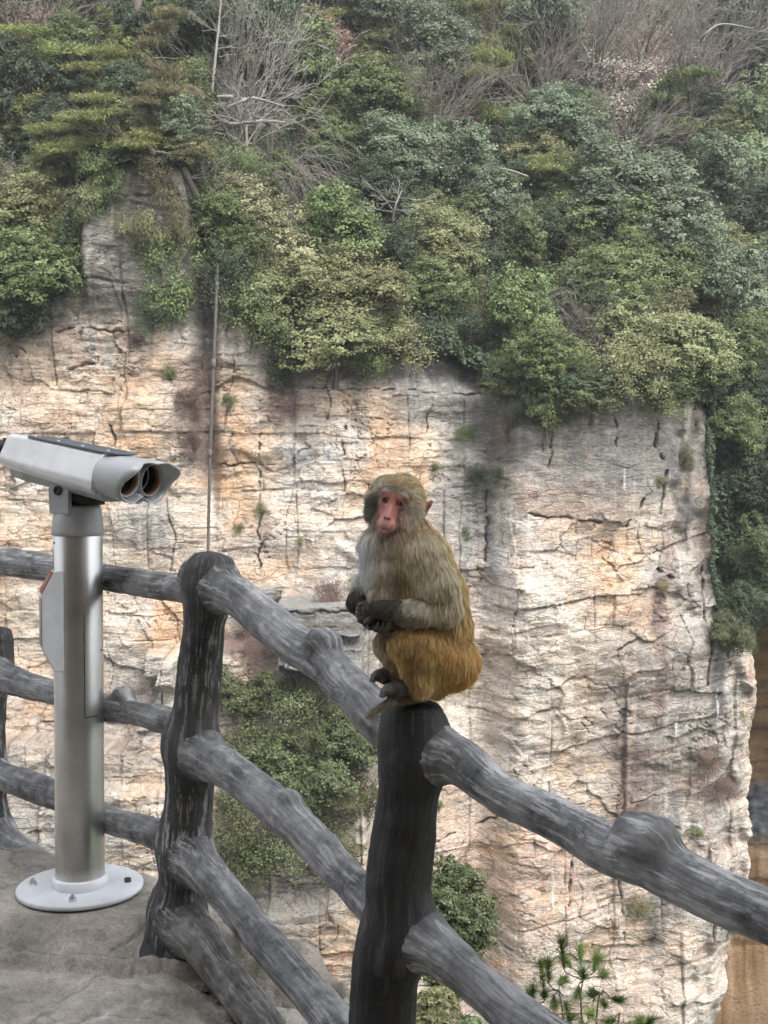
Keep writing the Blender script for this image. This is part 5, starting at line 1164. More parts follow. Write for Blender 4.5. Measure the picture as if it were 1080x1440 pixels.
def loft(name, secs, mat, parent, smooth=True, caps=True):
    """secs: list of (x, [(y,z)...]) all same count"""
    k = len(secs[0][1]); V = np.array([[x_, y_, z_] for x_, s_ in secs for y_, z_ in s_]); F = [grid_faces(len(secs), k, True)]
    if caps:
        F.append(np.array([list(range(k))[::-1]])); F.append(np.array([[(len(secs) - 1) * k + i for i in range(k)]]))
    return obj(name, make_mesh(name, V, F, smooth, mat), parent)
def oct_sec(w, top, bot, sh, ch):
    """eight-cornered housing section: half width w, top z, bottom z, shoulder z, chamfer"""
    pts = [(-w * .60, top), (w * .60, top), (w * .70, top - .008), (w, sh), (w * .98, bot + ch), (w * .72, bot), (-w * .72, bot), (-w * .98, bot + ch), (-w, sh), (-w * .70, top - .008)]
    return pts
def rounded(poly, rad=.006, n=3):
    P = np.array(poly); out = []
    for i in range(len(P)):
        a, b, c_ = P[i - 1], P[i], P[(i + 1) % len(P)]
        d1 = (a - b); d2 = (c_ - b); r1 = min(rad, .4 * np.linalg.norm(d1)); r2 = min(rad, .4 * np.linalg.norm(d2))
        p0 = b + d1 / np.linalg.norm(d1) * r1; p2 = b + d2 / np.linalg.norm(d2) * r2
        for t in np.linspace(0, 1, n): out.append(tuple((1 - t) ** 2 * p0 + 2 * t * (1 - t) * b + t * t * p2))
    return out
XB, XF = -.285, .175
secs = []
for x_, w_, tp_, bt_, sh_ in [(XB, .085, .055, -.045, -.018), (XB + .012, .095, .064, -.055, -.020), (-.16, .108, .070, -.062, -.022), (-.03, .115, .072, -.066, -.022), (.10, .121, .074, -.068, -.022), (XF, .125, .076, -.070, -.022)]:
    secs.append((x_, rounded(oct_sec(w_, tp_, bt_, sh_, .02))))
body = loft('housing', secs, LIGHTP, head, False)
# top plate with screws
tpv = [(-.20, -.05), (-.17, -.075), (.17, -.088), (.205, -.06), (.205, .06), (.17, .088), (-.17, .075), (-.20, .05)]
import bmesh
bm = bmesh.new(); f = bm.faces.new([bm.verts.new((x_, y_, 0)) for x_, y_ in tpv]); r = bmesh.ops.extrude_face_region(bm, geom=[f])
for v_ in r['geom']:
    if isinstance(v_, bmesh.types.BMVert): v_.co.z += .006
bmesh.ops.recalc_face_normals(bm, faces=bm.faces[:]); bmesh.ops.bevel(bm, geom=bm.edges[:], offset=.0015, segments=1, affect='EDGES')
tpl = bm_obj('top_plate', bm, DARKP, head); tpl.location = (0, 0, .0715); tpl.rotation_euler = (0, R(-1.3), 0)
for x_, y_ in [(-.16, -.055), (-.16, .055), (-.04, -.068), (-.04, .068), (.07, -.07), (.07, .07), (.175, -.06), (.175, .06)]:
    rev('screw', [(.006, 0), (.006, .004), (.003, .005), (0, .005)], STEEL, 12, tpl, (x_, y_, .0065))
# lower body skirt (darker underside)
secs = [(x_, rounded([(-w_, .0), (w_, .0), (w_ * .9, -.045), (w_ * .6, -.062), (-w_ * .6, -.062), (-w_ * .9, -.045)])) for x_, w_ in [(XB + .03, .06), (-.17, .09), (.0, .098), (.10, .10), (XF + .02, .10)]]
o = loft('skirt', secs, HOUSP, head, False); o.location = (0, 0, -.028)
# rear eyepiece
for y in (-.034, .034):
    o = rev('eyepiece', [(.0, 0), (.026, 0), (.031, .006), (.031, .05), (.036, .056), (.036, .10)], BLACKP, 32, head, (XB - .085, y, .0), (0, R(90), 0))
bm = bevel_box(.05, .15, .085, .018); o = bm_obj('eye_housing', bm, BLACKP, head, True); o.location = (XB - .015, 0, .002)
# front hood: figure-eight shell lofted from the housing
def fig8(s, w, h, fl=0, n=64, zc=0):
    """outline: super-ellipse morphing to a figure of eight with brow wings; s 0..1"""
    out = []
    for i in range(n):
        a = 2 * math.pi * i / n; ca, sa = math.cos(a), math.sin(a)
        ex = 2 / 2.6
        y = w * abs(ca) ** ex * (1 if ca > 0 else -1); z = h * abs(sa) ** ex * (1 if sa > 0 else -1)
        # notch between the lenses, top and bottom
        nt_ = math.exp(-(y / (.030)) ** 2) * s
        z = z * (1 - (.34 if sa < 0 else .10) * nt_)
        out.append((y, z + zc))
    return out
hs_ = [(XF - .002, fig8(0, .122, .070)), (XF + .03, fig8(.2, .127, .073)), (XF + .07, fig8(.6, .130, .076)), (XF + .10, fig8(.9, .132, .078)), (XF + .128, fig8(1, .134, .079))]
outer = hs_
V = []; n = 64
for x_, s_ in hs_:
    for y_, z_ in s_:
        ext = 0.0
        if x_ > XF + .05:
            tt = (x_ - XF - .05) / .078
            ext = tt * (.045 * max(0, (z_ - .0) / .08) + .035 * max(0, (abs(y_) - .08) / .05) * max(0, z_ / .08 + .4))
        V.append((x_ + ext, y_, z_))
m0 = len(hs_)
for (sc_, dx_) in ((.955, -.001), (.90, -.012)):   # rim and inner lip, following the outer edge
    for j in range(n):
        x_, y_, z_ = V[(m0 - 1) * n + j]; V.append((x_ + dx_, y_ * sc_, z_ * sc_))
for j in range(n):
    x_, y_, z_ = V[(m0 - 1) * n + j]; V.append((XF + .055, y_ * .88, z_ * .88))
V = np.array(V); F = [grid_faces(m0 + 3, n, True), np.array([[(m0 + 2) * n + i for i in range(n)]])]
hood = obj('hood', make_mesh('hood', V, F, True, GREYP), head)
for y in (-.062, .062):
    lens = empty('lens', (XF + .034, y, .002)); lens.parent = head; lens.rotation_euler = (0, R(90), 0)
    rev('barrel', [(.058, .0), (.0585, .072), (.0555, .074), (.052, .070), (.050, .02), (.0495, .0)], HOUSP, 48, lens)
    rev('ring', [(.0515, .060), (.0545, .0705), (.0525, .0712), (.0505, .055), (.050, .050)], COPPER, 48, lens); rev('tube', [(.0505, .052), (.0485, .03), (.048, .004)], BLACKP, 48, lens)
    for q in range(3): rev('baffle', [(.0485, .036 + .005 * q), (.0465, .037 + .005 * q), (.0485, .038 + .005 * q)], BLACKP, 40, lens)
    rev('glass', [(.048, .018), (.036, .026), (.018, .031), (.0, .0325)], GLASS, 40, lens)
# web plate between barrels and sill screw
bm = bevel_box(.03, .012, .09, .004); o = bm_obj('bridge', bm, GREYP, head, True); o.location = (XF + .083, 0, -.004)
rev('sight_notch', [(.018, 0), (.018, .03), (.014, .032), (.013, .01), (0, .01)], GREYP, 24, head, (XF + .085, 0, -.062), (0, R(90), 0))
# ------------------------------------------------------------------ the macaque (built as one implicit surface)
MS = 2.7 / FPX                       # metres per photo pixel at the animal
mroot = at(581, 985, 2.7)
def mp(px, py, d): return np.array([px - 581.0, d, 985.0 - py])       # local pixel units, d away from camera
# head frame
fo = mp(551, 703, -34)
fr = np.array([.955, -.17, -.235]); fr /= np.linalg.norm(fr)
ff = np.array([-.20, -.97, -.06]); ff -= fr * ff.dot(fr); ff /= np.linalg.norm(ff)
fu = np.cross(fr, -ff); fu *= np.sign(fu[2])
def hd(r, u, f): return fo + fr * r + fu * u + ff * f
olive = (.47, .365, .205); gold = (.47, .315, .14); greyf = (.47, .415, .31); arm = (.36, .32, .24); darkf = (.085, .075, .065); chest = (.76, .70, .61)
skin = (.50, .20, .17); crownc = (.45, .36, .22); ruff = (.46, .42, .34); shin = (.50, .35, .17); belly = (.40, .34, .25)
# prims: a, b, ra, rb, k, colour, fur length (px), comb vector, group
PR = []
def cap(a, b, ra, rb, k, c, fl=14, comb=None, sub=False):
    a, b = np.asarray(a, float), np.asarray(b, float)
    cv = (b - a) if comb is None else np.asarray(comb, float)
    PR.append((a, b, ra, rb, k, np.array(c), fl, cv / (np.linalg.norm(cv) + 1e-9), sub))
D = (0, 0, -1)
# torso
cap(mp(624, 926, 10), mp(615, 880, 8), 38, 44, 14, gold, 15, (.25, 0, -1))
cap(mp(615, 880, 8), mp(606, 835, 5), 44, 45, 14, (.46, .33, .16), 16, (.25, 0, -1))
cap(mp(606, 835, 5), mp(590, 785, 3), 45, 39, 14, olive, 17, (.35, 0, -1))
cap(mp(590, 785, 3), mp(572, 748, 0), 39, 32, 14, olive, 17, (.45, 0, -1))
cap(mp(541, 808, 10), mp(535, 765, 8), 31, 28, 12, chest, 17, (-.25, 0, -1))
cap(mp(556, 800, 4), mp(578, 870, 8), 34, 38, 12, belly, 14, (-.1, 0, -1))
cap(mp(560, 755, 0), mp(556, 728, -2), 33, 31, 12, ruff, 14, (.1, -.2, -1))
# head
cap(hd(4, 5, -36), hd(8, 2, -46), 32, 29, 8, crownc, 12, (.5, .7, -.15))
cap(hd(-19, 12, -36), hd(-24, 0, -36), 17, 16, 8, ruff, 10, fr * -.7 + fu * .2)
cap(hd(0, 14, -22), hd(0, 14, -24), 20, 20, 8, crownc, 6, fu * .6 - ff * .8)
for s in (-1, 1):
    cap(hd(s * 24, -6, -25), hd(s * 21, -24, -25), 14, 13, 8, ruff, 14, fr * s * .8 - fu * .8 - ff * .4)
    cap(hd(s * 27, -4, -36), hd(s * 26, -20, -34), 12, 12, 8, ruff, 14, fr * s - fu * .7 - ff * .4)
cap(hd(-14, 7.5, -5), hd(14, 7.5, -5), 5.6, 5.6, 3.5, skin, 3, fu)
cap(hd(0, -2, -12), hd(0, -20, -8), 12, 12, 5, skin, 0)
for s in (-1, 1): cap(hd(s * 12, -8, -11), hd(s * 9, -18, -9), 8, 8, 4, skin, 0)
cap(hd(0, 3, -3.5), hd(0, -20, 6.5), 3.6, 4.4, 4, skin, 0)
cap(hd(0, -28, -6), hd(0, -33, 3), 13, 10.5, 5, skin, 1)
cap(hd(-5, -34, 3), hd(5, -34, 3), 8.5, 8.5, 4, skin, 0)
cap(hd(0, -44, -6), hd(0, -41, 1), 9, 7.5, 4, (.42, .33, .27), 5, -fu)
cap(hd(-5.5, -35.2, 10.5), hd(5.5, -35.2, 10.5), 2.2, 2.2, 1.2, skin, 0)      # upper lip
cap(hd(-4.5, -40.5, 9), hd(4.5, -40.5, 9), 2.4, 2.4, 1.2, skin, 0)          # lower lip
cap(hd(-2.8, -22, 9.5), hd(2.8, -22, 9.5), 2.6, 2.6, 1.2, skin, 0)         # nostril wings
for s in (-1, 1):
    cap(hd(s * 11.8, -.5, 1.5), hd(s * 11.8, -.5, 1.6), 5.2, 5.2, 2.0, skin, 0, sub=True)   # sockets
    cap(hd(s * 2.0, -24.2, 12.5), hd(s * 2.6, -23.4, 12.0), 1.3, 1.2, .8, skin, 0, sub=True)   # nostrils
cap(hd(-6.5, -38.2, 12.6), hd(6.5, -38.0, 12.6), 1.0, 1.0, .8, skin, 0, sub=True)     # mouth line
# lids round the eyes
for s in (-1, 1):
    c0 = hd(s * 11.8, -.8, -3.4)
    for a0, a1, up in ((-1, 0, 1), (0, 1, 1), (-1, 0, -1), (0, 1, -1)):
        q = lambda a: hd(s * 11.8 + a * 5.6, -.6 + up * 3.1 * (1 - abs(a) ** 1.5) - (.0), -1.0 - 1.6 * abs(a))
        cap(q(a0), q(a1), 1.3, 1.3, .9, (.34, .15, .13), 0)
# ear
cap(hd(40, -2, -38), hd(48, 7, -40), 6, 2.2, 3, (.50, .27, .20), 3, (.3, 0, 1)); cap(hd(39, -10, -38), hd(46, 2, -40), 5, 3, 3, (.45, .26, .2), 3, (.3, 0, 1))

# near arm
cap(mp(592, 775, -22), mp(612, 815, -34), 27, 25, 10, greyf, 17, (.25, -.1, -1))
cap(mp(612, 815, -34), mp(624, 845, -38), 25, 20, 9, greyf, 17, (.15, -.1, -1))
cap(mp(622, 848, -38), mp(578, 853, -50), 19, 14.5, 8, arm, 15, (-.35, -.1, -1))
cap(mp(578, 853, -50), mp(538, 850, -50), 14.5, 11, 6, darkf, 11, (-.7, -.1, -.6))
cap(mp(538, 850, -50), mp(519, 852, -44), 10.5, 9.5, 5, darkf, 5, (-.7, 0, -.5))
# far arm
cap(mp(546, 778, 34), mp(514, 822, 26), 20, 15, 9, (.42, .39, .34), 14, (-.2, 0, -1))
cap(mp(512, 822, 24), mp(502, 846, 8), 15, 12.5, 7, darkf, 10, (-.2, 0, -1))
cap(mp(502, 846, 8), mp(519, 868, -14), 12, 9.5, 6, darkf, 7, (.5, 0, -.8))
cap(mp(519, 868, -14), mp(531, 876, -28), 9, 7.5, 5, darkf, 4, (.5, 0, -.8))
cap(mp(540, 838, -8), mp(552, 868, -18), 22, 20, 10, belly, 12, (0, 0, -1))
cap(mp(519, 868, -14), mp(529, 872, -26), 11, 10, 5, darkf, 4, (.5, 0, -.8))
# near hand fingers folding over the far wrist, thumb along the near side
for i, (fy, ln) in enumerate([(843, 1.0), (849, 1.12), (855, 1.08), (861, .9)]):
    a = mp(515, fy, -42 + i); b = mp(515 - 9 * ln, fy + 3, -36 + i); c = mp(515 - 11 * ln, fy + 8, -27 + i); e = mp(515 - 8 * ln, fy + 11, -20 + i)
    cap(a, b, 3.6, 3.2, 1.4, darkf, 1.5, (-1, 0, -.5)); cap(b, c, 3.2, 2.8, 1.2, darkf, 0); cap(c, e, 2.8, 2.3, 1.2, darkf, 0)
cap(mp(527, 857, -52), mp(519, 865, -47), 3.6, 3.2, 2, darkf, 0); cap(mp(519, 865, -47), mp(513, 869, -38), 3.2, 2.6, 1.5, darkf, 0)
# far hand fingers curling up under the near forearm
for i, (fx, ln) in enumerate([(524, .9), (530, 1.05), (536, 1.1), (541, .95)]):
    a = mp(fx, 874, -30 - i); b = mp(fx + 4 * ln, 879, -38 - i); c = mp(fx + 8 * ln, 874, -46 - i); e = mp(fx + 9 * ln, 867, -50 - i)
    cap(a, b, 3.5, 3.1, 1.4, darkf, 0); cap(b, c, 3.1, 2.8, 1.2, darkf, 0); cap(c, e, 2.8, 2.3, 1.2, darkf, 0)
cap(mp(524, 870, -26), mp(518, 876, -34), 3.6, 3.0, 2, darkf, 0); cap(mp(518, 876, -34), mp(520, 878, -42), 3.0, 2.5, 1.5, darkf, 0)
# legs
cap(mp(636, 928, -8), mp(592, 902, -32), 36, 27, 12, gold, 15, (-.2, 0, -1))
cap(mp(592, 902, -32), mp(568, 895, -36), 27, 20, 10, (.40, .28, .13), 14, (0, 0, -1))
cap(mp(572, 900, -36), mp(588, 952, -32), 21, 18, 9, shin, 15, (.15, 0, -1))
cap(mp(600, 935, -22), mp(612, 952, -8), 26, 22, 12, gold, 14, (.05, 0, -1))
cap(mp(638, 932, 6), mp(628, 938, 20), 28, 26, 12, (.44, .27, .11), 13, (.2, 0, -1))
cap(mp(560, 890, 10), mp(546, 905, -4), 24, 18, 10, belly, 12, (0, 0, -1))
cap(mp(546, 900, -4), mp(556, 946, -12), 16, 12, 8, (.36, .30, .21), 12, (.1, 0, -1))
# feet on the post top
def foot(ax, ay, ad, tx, ty, td, sc):
    A = mp(ax, ay, ad); T = mp(tx, ty, td); v = (T - A); L = np.linalg.norm(v); v /= L; lat = np.cross(v, [0, 0, 1]); lat /= np.linalg.norm(lat)
    cap(A, A + v * L * .55, 12 * sc, 11 * sc, 5, (.10, .085, .07), 3, v); cap(A + v * L * .55, A + v * L * .85, 11 * sc, 8.5 * sc, 4, (.10, .085, .07), 1.5, v)
    for i, o_ in enumerate((-1.5, -.5, .5, 1.5)):
        s_ = A + v * L * .85 + lat * o_ * 3.7 * sc; m_ = s_ + v * (7 + 1.5 * (1 - abs(o_))) * sc + np.array([0, 0, -1.0]); e_ = m_ + v * 2.5 * sc + np.array([0, 0, -6.5])
        cap(s_, m_, 3.1 * sc, 2.8 * sc, 1.2, darkf, 0); cap(m_, e_, 2.8 * sc, 2.2 * sc, 1.1, darkf, 0)
    s_ = A + v * L * .35 - lat * 6 * sc; m_ = s_ + v * 8 - lat * 2.5 + np.array([0, 0, -3]); cap(s_, m_, 3.4 * sc, 2.8 * sc, 1.5, darkf, 0); cap(m_, m_ + v * 5 + np.array([0, 0, -5]), 2.8 * sc, 2.2 * sc, 1.2, darkf, 0)
foot(583, 962, -30, 540, 962, -46, 1.1)
foot(558, 950, -8, 527, 946, -20, 1.0)
# tail hanging in front of the post
cap(mp(590, 975, -14), mp(552, 976, -40), 8, 6.5, 4, (.26, .22, .17), 7, (-1, 0, -.6)); cap(mp(552, 976, -40), mp(520, 994, -48), 6, 3, 3, (.30, .26, .2), 8, (-1, 0, -.6))

def sdf_prim(P, a, b, ra, rb):
    ba = b - a; l2 = max(ba.dot(ba), 1e-6)
    pa = P - a; h = np.clip(pa @ ba / l2, 0, 1)
    d = pa - h[..., None] * ba
    return np.sqrt((d * d).sum(-1)) - (ra + (rb - ra) * h)
RES = 1.1
lo = np.array([-110., -95., -30.]); hi = np.array([110., 75., 345.])
nn_ = ((hi - lo) / RES).astype(int) + 1
ax = [lo[i] + np.arange(nn_[i]) * RES for i in range(3)]
phi = np.full(tuple(nn_), 50., np.float32)
for (a, b, ra, rb, k, *_r, sub) in PR:
    m_ = k * 1.3 + 2.5; mn = np.minimum(a - ra, b - rb) - m_; mx = np.maximum(a + ra, b + rb) + m_
    i0 = np.clip(((mn - lo) / RES).astype(int), 0, nn_ - 1); i1 = np.clip(((mx - lo) / RES).astype(int) + 2, 1, nn_)
    sl = tuple(slice(i0[j], i1[j]) for j in range(3))
    G = np.stack(np.meshgrid(ax[0][sl[0]], ax[1][sl[1]], ax[2][sl[2]], indexing='ij'), -1).astype(np.float32)
    d = sdf_prim(G, a.astype(np.float32), b.astype(np.float32), ra, rb); p = phi[sl]
    if sub:
        h = np.clip(.5 - .5 * (-d - p) / -k * -1, 0, 1); h = np.clip(.5 + .5 * (-d - p) / k, 0, 1)
        phi[sl] = p * (1 - h) + (-d) * h + k * h * (1 - h)
    else:
        h = np.clip(.5 + .5 * (d - p) / k, 0, 1); phi[sl] = d * (1 - h) + p * h - k * h * (1 - h)
def surface_nets(phi):
    ins = phi < 0; nx, ny, nz = phi.shape
    cs = np.zeros((nx - 1, ny - 1, nz - 1), np.int8)
    for dx_ in (0, 1):
        for dy_ in (0, 1):
            for dz_ in (0, 1): cs += ins[dx_:nx - 1 + dx_, dy_:ny - 1 + dy_, dz_:nz - 1 + dz_]
    act = np.argwhere((cs > 0) & (cs < 8)); idx = -np.ones(cs.shape, np.int64); idx[tuple(act.T)] = np.arange(len(act))
    acc = np.zeros((len(act), 3)); cn = np.zeros(len(act))
    cor = [(i, j, k) for i in (0, 1) for j in (0, 1) for k in (0, 1)]
    val = {c_: phi[act[:, 0] + c_[0], act[:, 1] + c_[1], act[:, 2] + c_[2]] for c_ in cor}
    for c1 in cor:
        for ax_ in range(3):
            if c1[ax_] == 0:
                c2 = tuple(1 if i == ax_ else c1[i] for i in range(3)); a, b = val[c1], val[c2]; m_ = (a < 0) != (b < 0)
                t = np.where(m_, a / np.where(m_, a - b, 1), 0); p = np.tile(np.array(c1, float), (len(act), 1)); p[:, ax_] = t
                acc += p * m_[:, None]; cn += m_
    V = act + acc / cn[:, None]
    F = []
    for ax_ in range(3):
        sl0 = [slice(None)] * 3; sl1 = [slice(None)] * 3; sl0[ax_] = slice(0, -1); sl1[ax_] = slice(1, None)
        A, B = ins[tuple(sl0)], ins[tuple(sl1)]; e = np.argwhere(A != B); o1, o2 = [i for i in range(3) if i != ax_]
        ok = (e[:, o1] > 0) & (e[:, o2] > 0) & (e[:, o1] < phi.shape[o1] - 1) & (e[:, o2] < phi.shape[o2] - 1); e = e[ok]
        def g_(a_, b_):
            q = e.copy(); q[:, o1] -= a_; q[:, o2] -= b_; return idx[tuple(q.T)]
        q = np.stack([g_(1, 1), g_(0, 1), g_(0, 0), g_(1, 0)], 1); fl = A[tuple(e.T)] 
        if ax_ == 1: fl = ~fl
        q[~fl] = q[~fl][:, ::-1]; F.append(q)
    return V, np.concatenate(F)
Vi, Fq = surface_nets(phi)
gr = np.gradient(phi)
ii = np.clip(np.round(Vi).astype(int), 0, np.array(phi.shape) - 1)
Nv = np.stack([g_[tuple(ii.T)] for g_ in gr], 1); Nv /= np.linalg.norm(Nv, axis=1)[:, None] + 1e-9
del gr
Vp = lo + Vi * RES
# make the face winding agree with the outward normals
fn = np.cross(Vp[Fq[:, 1]] - Vp[Fq[:, 0]], Vp[Fq[:, 2]] - Vp[Fq[:, 0]]); bad = (fn * Nv[Fq[:, 0]]).sum(1) < 0; Fq[bad] = Fq[bad][:, ::-1]
# per-vertex attributes from the shapes that made it
W = np.zeros(len(Vp)); Cc = np.zeros((len(Vp), 3)); FL = np.zeros(len(Vp)); CB = np.zeros((len(Vp), 3))
for (a, b, ra, rb, k, c, fl, cv, sub) in PR:
    if sub: continue
    d = sdf_prim(Vp, a, b, ra, rb); wgt = np.exp(-np.clip(d, 0, 60) / 3.2) + 1e-9
    W += wgt; Cc += wgt[:, None] * c; FL += wgt * fl; CB += wgt[:, None] * cv
Cc /= W[:, None]; FL /= W; CB /= np.linalg.norm(CB, axis=1)[:, None]
rel = Vp - fo; fR, fU, fF = rel @ fr, rel @ fu, rel @ ff
front = fF > -20
# bare face: a mask round eyes, down the nose to the lips
nz_ = 1.5 * noise(fR / 5, fU / 5, seed=3)
eyeband = 1 - sst(.86, 1.12, np.hypot(fR / 18, (fU - 0) / 10.5) + nz_ * .08)
muz = 1 - sst(.86, 1.12, np.hypot(fR / np.interp(fU, [-46, -36, -12, 0], [8.5, 10.5, 11.5, 16]), (fU + 22) / 23) + nz_ * .08)
bare = np.maximum(eyeband, muz) * front * (fF > -17)
edge = np.maximum(1 - sst(.9, 1.6, np.hypot(fR / 21, fU / 12)), 1 - sst(.9, 1.5, np.hypot(fR / 15, (fU + 24) / 24))) * front
FL = FL * (1 - .55 * edge); FL[(bare > .5)] = 0
sk = np.tile(np.array([.60, .215, .185]), (len(Vp), 1))
def so(c, m_): sk[:] = sk + (np.array(c) - sk) * np.clip(m_, 0, 1)[:, None]
so((.74, .44, .38), .8 * (1 - sst(.5, 1.1, np.hypot((np.abs(fR) - 13) / 9, (fU + 6.5) / 2.6))))       # pale lower lids
so((.70, .36, .31), .8 * (1 - sst(.5, 1.2, np.hypot((np.abs(fR) - 14) / 9, (fU - 7) / 4))))
so((.74, .47, .41), .75 * (1 - sst(.6, 1.1, np.hypot(fR / 3, (fU + 14) / 12))))
so((.56, .38, .33), .75 * sst(-24, -32, fU)); so((.68, .34, .30), .8 * (1 - sst(.7, 1.2, np.hypot(fR / 8, (fU + 38) / 4))))
so((.10, .04, .035), .9 * (1 - sst(.6, 1.2, np.hypot(fR / 7, (fU + 38.1) / .9)))); 
for s in (-1, 1):
    so((.06, .025, .025), .95 * (1 - sst(.6, 1.15, np.hypot((fR - s * 2.4) / 1.5, (fU + 24) / 1.4))))
    so((.16, .07, .06), .85 * (1 - sst(.75, 1.15, np.hypot((fR - s * 11.8) / 6.8, (fU + .5) / 4.3))))
so((.30, .11, .10), .6 * (1 - sst(.6, 1.2, np.hypot((np.abs(fR) - 6.2) / 2, (fU - 0) / 5))))
sk *= (1 + .16 * noise(Vp[:, 0] / 2.2, Vp[:, 1] / 2.2, Vp[:, 2] / 2.2, 7))[:, None]
furtone = Cc.copy()
px_ = Vp[:, 0] + 581; py_ = 985 - Vp[:, 2]
def fo_(c, m_): furtone[:] = furtone + (np.array(c) - furtone) * np.clip(m_, 0, 1)[:, None]
# fur tone patches: paler fringe on the forearm elbow edge, grey-white brow band, dark cheek on the far side
browb = np.exp(-((fU - 15) / 4) ** 2) * (np.abs(fR) < 26) * front
fo_((.66, .60, .50), .8 * browb)
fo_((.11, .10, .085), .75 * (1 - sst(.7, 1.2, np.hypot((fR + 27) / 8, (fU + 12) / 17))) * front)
fo_((.60, .55, .46), .7 * (1 - sst(.7, 1.2, np.hypot((fR - 25) / 7, (fU + 4) / 12))) * front)
fo_((.54, .50, .42), .55 * (1 - sst(.6, 1.2, np.hypot((px_ - 590) / 22, (py_ - 838) / 12))) * (Vp[:, 1] < -25))
fo_((.58, .42, .22), .55 * (1 - sst(.6, 1.2, np.hypot((px_ - 600) / 16, (py_ - 935) / 34))) * (Vp[:, 1] < -10))
fo_((.16, .10, .045), .5 * (1 - sst(.5, 1.2, np.hypot((px_ - 577) / 9, (py_ - 925) / 36))) * (Vp[:, 1] < -10))
fo_((.88, .81, .70), .8 * (1 - sst(.6, 1.2, np.hypot((px_ - 505) / 20, (py_ - 785) / 42))))  # pale chest fur; its backlit whiteness is painted into the colour
fo_((.52, .28, .08), .6 * sst(925, 960, py_) * sst(620, 650, px_))
base = np.where(bare[:, None] > .5, sk, furtone * .45)
base = sk * bare[:, None] + furtone * .45 * (1 - bare[:, None])
nofur = FL < 1.2
base[nofur & (bare < .3)] = Cc[nofur & (bare < .3)]
m = NT('macaque_skin'); co = m.coord(); f = m.noise(co, 260, 4, .6)
m.set(Base_Color=m.attr('Col'), Roughness=.55, Subsurface_Weight=.0, Normal=m.bump(f, .35, .0012)); SKIN = m.m
monkey = empty('macaque', tuple(mroot)); tag(monkey, 'rhesus macaque with a pink face and golden-brown fur sitting hunched on the dark fence post', 'monkey')
body = obj('body', make_mesh('body', Vp * MS, Fq, True, SKIN, {'Col': base}), monkey)
# eyes
m = NT('macaque_iris'); m.set(Base_Color=(.20, .09, .035), Roughness=.12); m.b.inputs['Coat Weight'].default_value = 1; IRIS = m.m
m = NT('macaque_pupil'); m.set(Base_Color=(.004, .004, .004), Roughness=.06); m.b.inputs['Coat Weight'].default_value = 1; PUP = m.m
for s in (-1, 1):
    c_ = hd(s * 11.8, -.6, -4.6); look = ff * .97 + fr * .12; look /= np.linalg.norm(look)
    import bmesh
    bm = bmesh.new(); bmesh.ops.create_uvsphere(bm, u_segments=32, v_segments=20, radius=5.1 * MS)
    e = bm_obj('eye', bm, IRIS, monkey, True); e.location = tuple(c_ * MS); e.rotation_euler = Vector(tuple(look)).to_track_quat('Z', 'Y').to_euler()
    V, F = revolve([(2.3, 4.62), (1.6, 4.92), (.8, 5.14), (0, 5.2)], 24); V = V * MS
    p = obj('pupil', make_mesh('pupil', V, F, True, PUP), e)

# fur: tapered ribbons rooted on the body
g = np.random.default_rng(11)
A = np.linalg.norm(np.cross(Vp[Fq[:, 2]] - Vp[Fq[:, 0]], Vp[Fq[:, 3]] - Vp[Fq[:, 1]]), axis=1) * .5
flf = FL[Fq].mean(1); bf = bare[Fq].mean(1)
dens = A * (flf > 1.2) * (1 - (bf > .35)) * np.interp(flf, [1, 6, 14], [2.2, 1.5, 1.0])
ctr = Vp[Fq[:, 0]]; dens *= np.where(ctr[:, 1] > 40, .45, 1.0)
NS = 240000
fi = g.choice(len(Fq), NS, p=dens / dens.sum()); a, b = g.random(NS)[:, None], g.random(NS)[:, None]
q = Fq[fi]; bl = lambda Q: (Q[q[:, 0]] * (1 - a) + Q[q[:, 1]] * a) * (1 - b) + (Q[q[:, 3]] * (1 - a) + Q[q[:, 2]] * a) * b
P0 = bl(Vp); N0 = bl(Nv); N0 /= np.linalg.norm(N0, axis=1)[:, None]; C0 = np.clip(bl(furtone) * 1.38, 0, .95); L0 = bl(FL[:, None])[:, 0]; D0_ = bl(CB)
cn3 = np.stack([noise(P0[:, 0] / 11, P0[:, 1] / 11, P0[:, 2] / 16, s_) for s_ in (21, 22, 23)], 1)
cn4 = np.stack([noise(P0[:, 0] / 4, P0[:, 1] / 4, P0[:, 2] / 4, s_) for s_ in (31, 32, 33)], 1)
dd = D0_ + .45 * cn3 + .35 * cn4 + g.normal(0, .12, (NS, 3)); dd -= N0 * (dd * N0).sum(1)[:, None]; dd /= np.linalg.norm(dd, axis=1)[:, None] + 1e-9
L_ = L0 * g.uniform(.65, 1.15, NS) * (1 + .3 * noise(P0[:, 0] / 6, P0[:, 1] / 6, P0[:, 2] / 6, 41))
lift = (.42 + .25 * noise(P0[:, 0] / 8, P0[:, 1] / 8, P0[:, 2] / 8, 43) + g.normal(0, .08, NS))[:, None]
S = np.cross(dd, N0); S /= np.linalg.norm(S, axis=1)[:, None] + 1e-9
roll = g.normal(0, .5, NS)[:, None]; S = S * np.cos(roll) + N0 * np.sin(roll)
pts = []; grav = np.array([0, 0, -.22])
for t in (0, .38, .72, 1.0):
    pts.append(P0 - N0 * .6 + L_[:, None] * (dd * t * .95 + N0 * lift * (t - .55 * t * t) + grav * t * t))
wd = (.42 * g.uniform(.7, 1.3, NS))[:, None] * np.interp(L0, [2, 14], [.7, 1.15])[:, None]
rows = [np.stack([p - S * wd * w_, p + S * wd * w_], 1) for p, w_ in zip(pts, (1, .95, .7, .12))]
V = np.stack(rows, 1).reshape(NS, 8, 3); k8 = (np.arange(NS) * 8)[:, None]
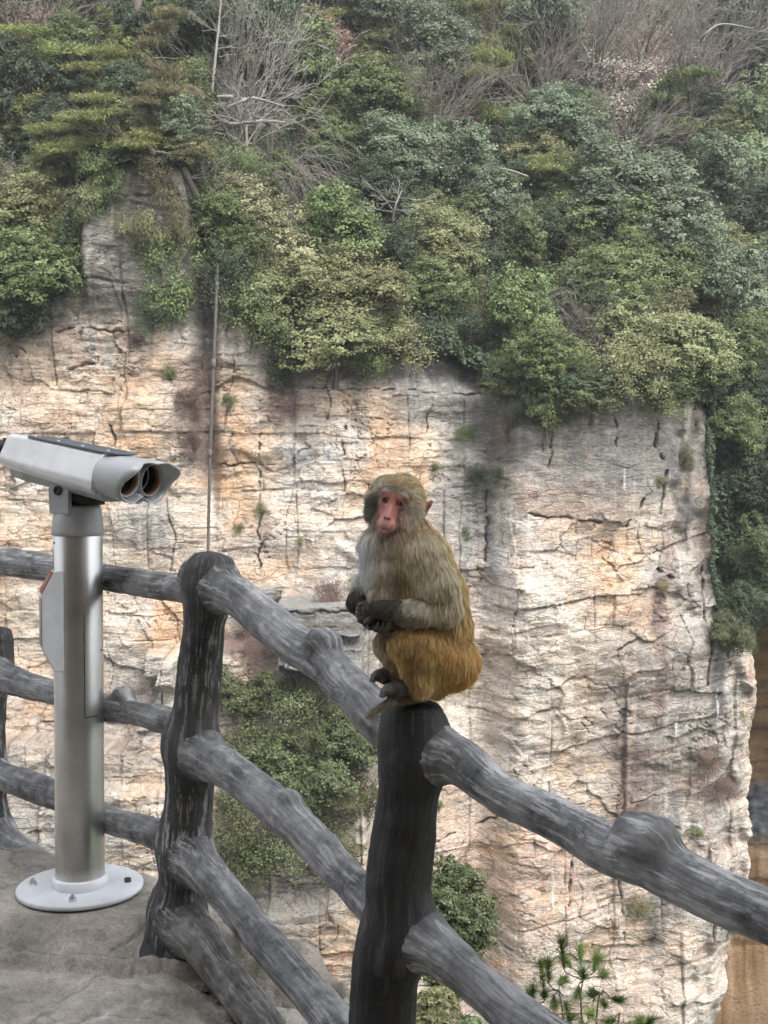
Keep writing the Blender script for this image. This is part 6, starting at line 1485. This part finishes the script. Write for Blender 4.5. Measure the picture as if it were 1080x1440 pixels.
F = np.concatenate([k8 + np.array([[0, 1, 3, 2]]), k8 + np.array([[2, 3, 5, 4]]), k8 + np.array([[4, 5, 7, 6]])])
lockn = 1 + .4 * noise(P0[:, 0] / 3.2, P0[:, 1] / 3.2, P0[:, 2] / 7, 51) + .3 * noise(P0[:, 0] / 9, P0[:, 1] / 9, P0[:, 2] / 20, 53)
Cs = C0 * (lockn * g.uniform(.75, 1.3, NS))[:, None]
Cv = np.stack([Cs * .6, Cs * .9, Cs * 1.15, Cs * 1.35], 1); Cv = np.repeat(Cv, 2, axis=1).reshape(-1, 3)      # agouti hairs: dark roots, light tips
m = NT('macaque_fur'); m.set(Base_Color=m.attr('Col'), Roughness=.6); m.b.inputs['Specular IOR Level'].default_value = .3
tr = m.n('ShaderNodeBsdfTranslucent'); m.l(m.attr('Col'), tr.inputs['Color']); mx = m.n('ShaderNodeMixShader'); mx.inputs[0].default_value = .4
out = m.t.nodes['Material Output']; m.l(m.b.outputs[0], mx.inputs[1]); m.l(tr.outputs[0], mx.inputs[2]); m.l(mx.outputs[0], out.inputs['Surface'])
fur = obj('fur', make_mesh('fur', V.reshape(-1, 3) * MS, F, True, m.m, {'Col': np.clip(Cv, .01, .9)}), monkey)
fur['kind'] = 'stuff'
# ------------------------------------------------------------------ thin valley haze
import bmesh
bm = bmesh.new(); bmesh.ops.create_cube(bm, size=1)
for v_ in bm.verts: v_.co = Vector((v_.co.x * 1210, v_.co.y * 1210, -67.5 if v_.co.z < 0 else 64))
me = bpy.data.meshes.new('haze'); bm.to_mesh(me); bm.free()
m = bpy.data.materials.new('haze_air'); m.use_nodes = True; t = m.node_tree; t.nodes.remove(t.nodes['Principled BSDF'])
pv_ = t.nodes.new('ShaderNodeVolumePrincipled'); pv_.inputs['Color'].default_value = (.86, .91, .96, 1); pv_.inputs['Density'].default_value = .0005; pv_.inputs['Anisotropy'].default_value = .2
t.links.new(pv_.outputs[0], t.nodes['Material Output'].inputs['Volume']); me.materials.append(m)
tag(obj('haze', me), kind='stuff', label='thin pale haze in the valley air', cat='haze')
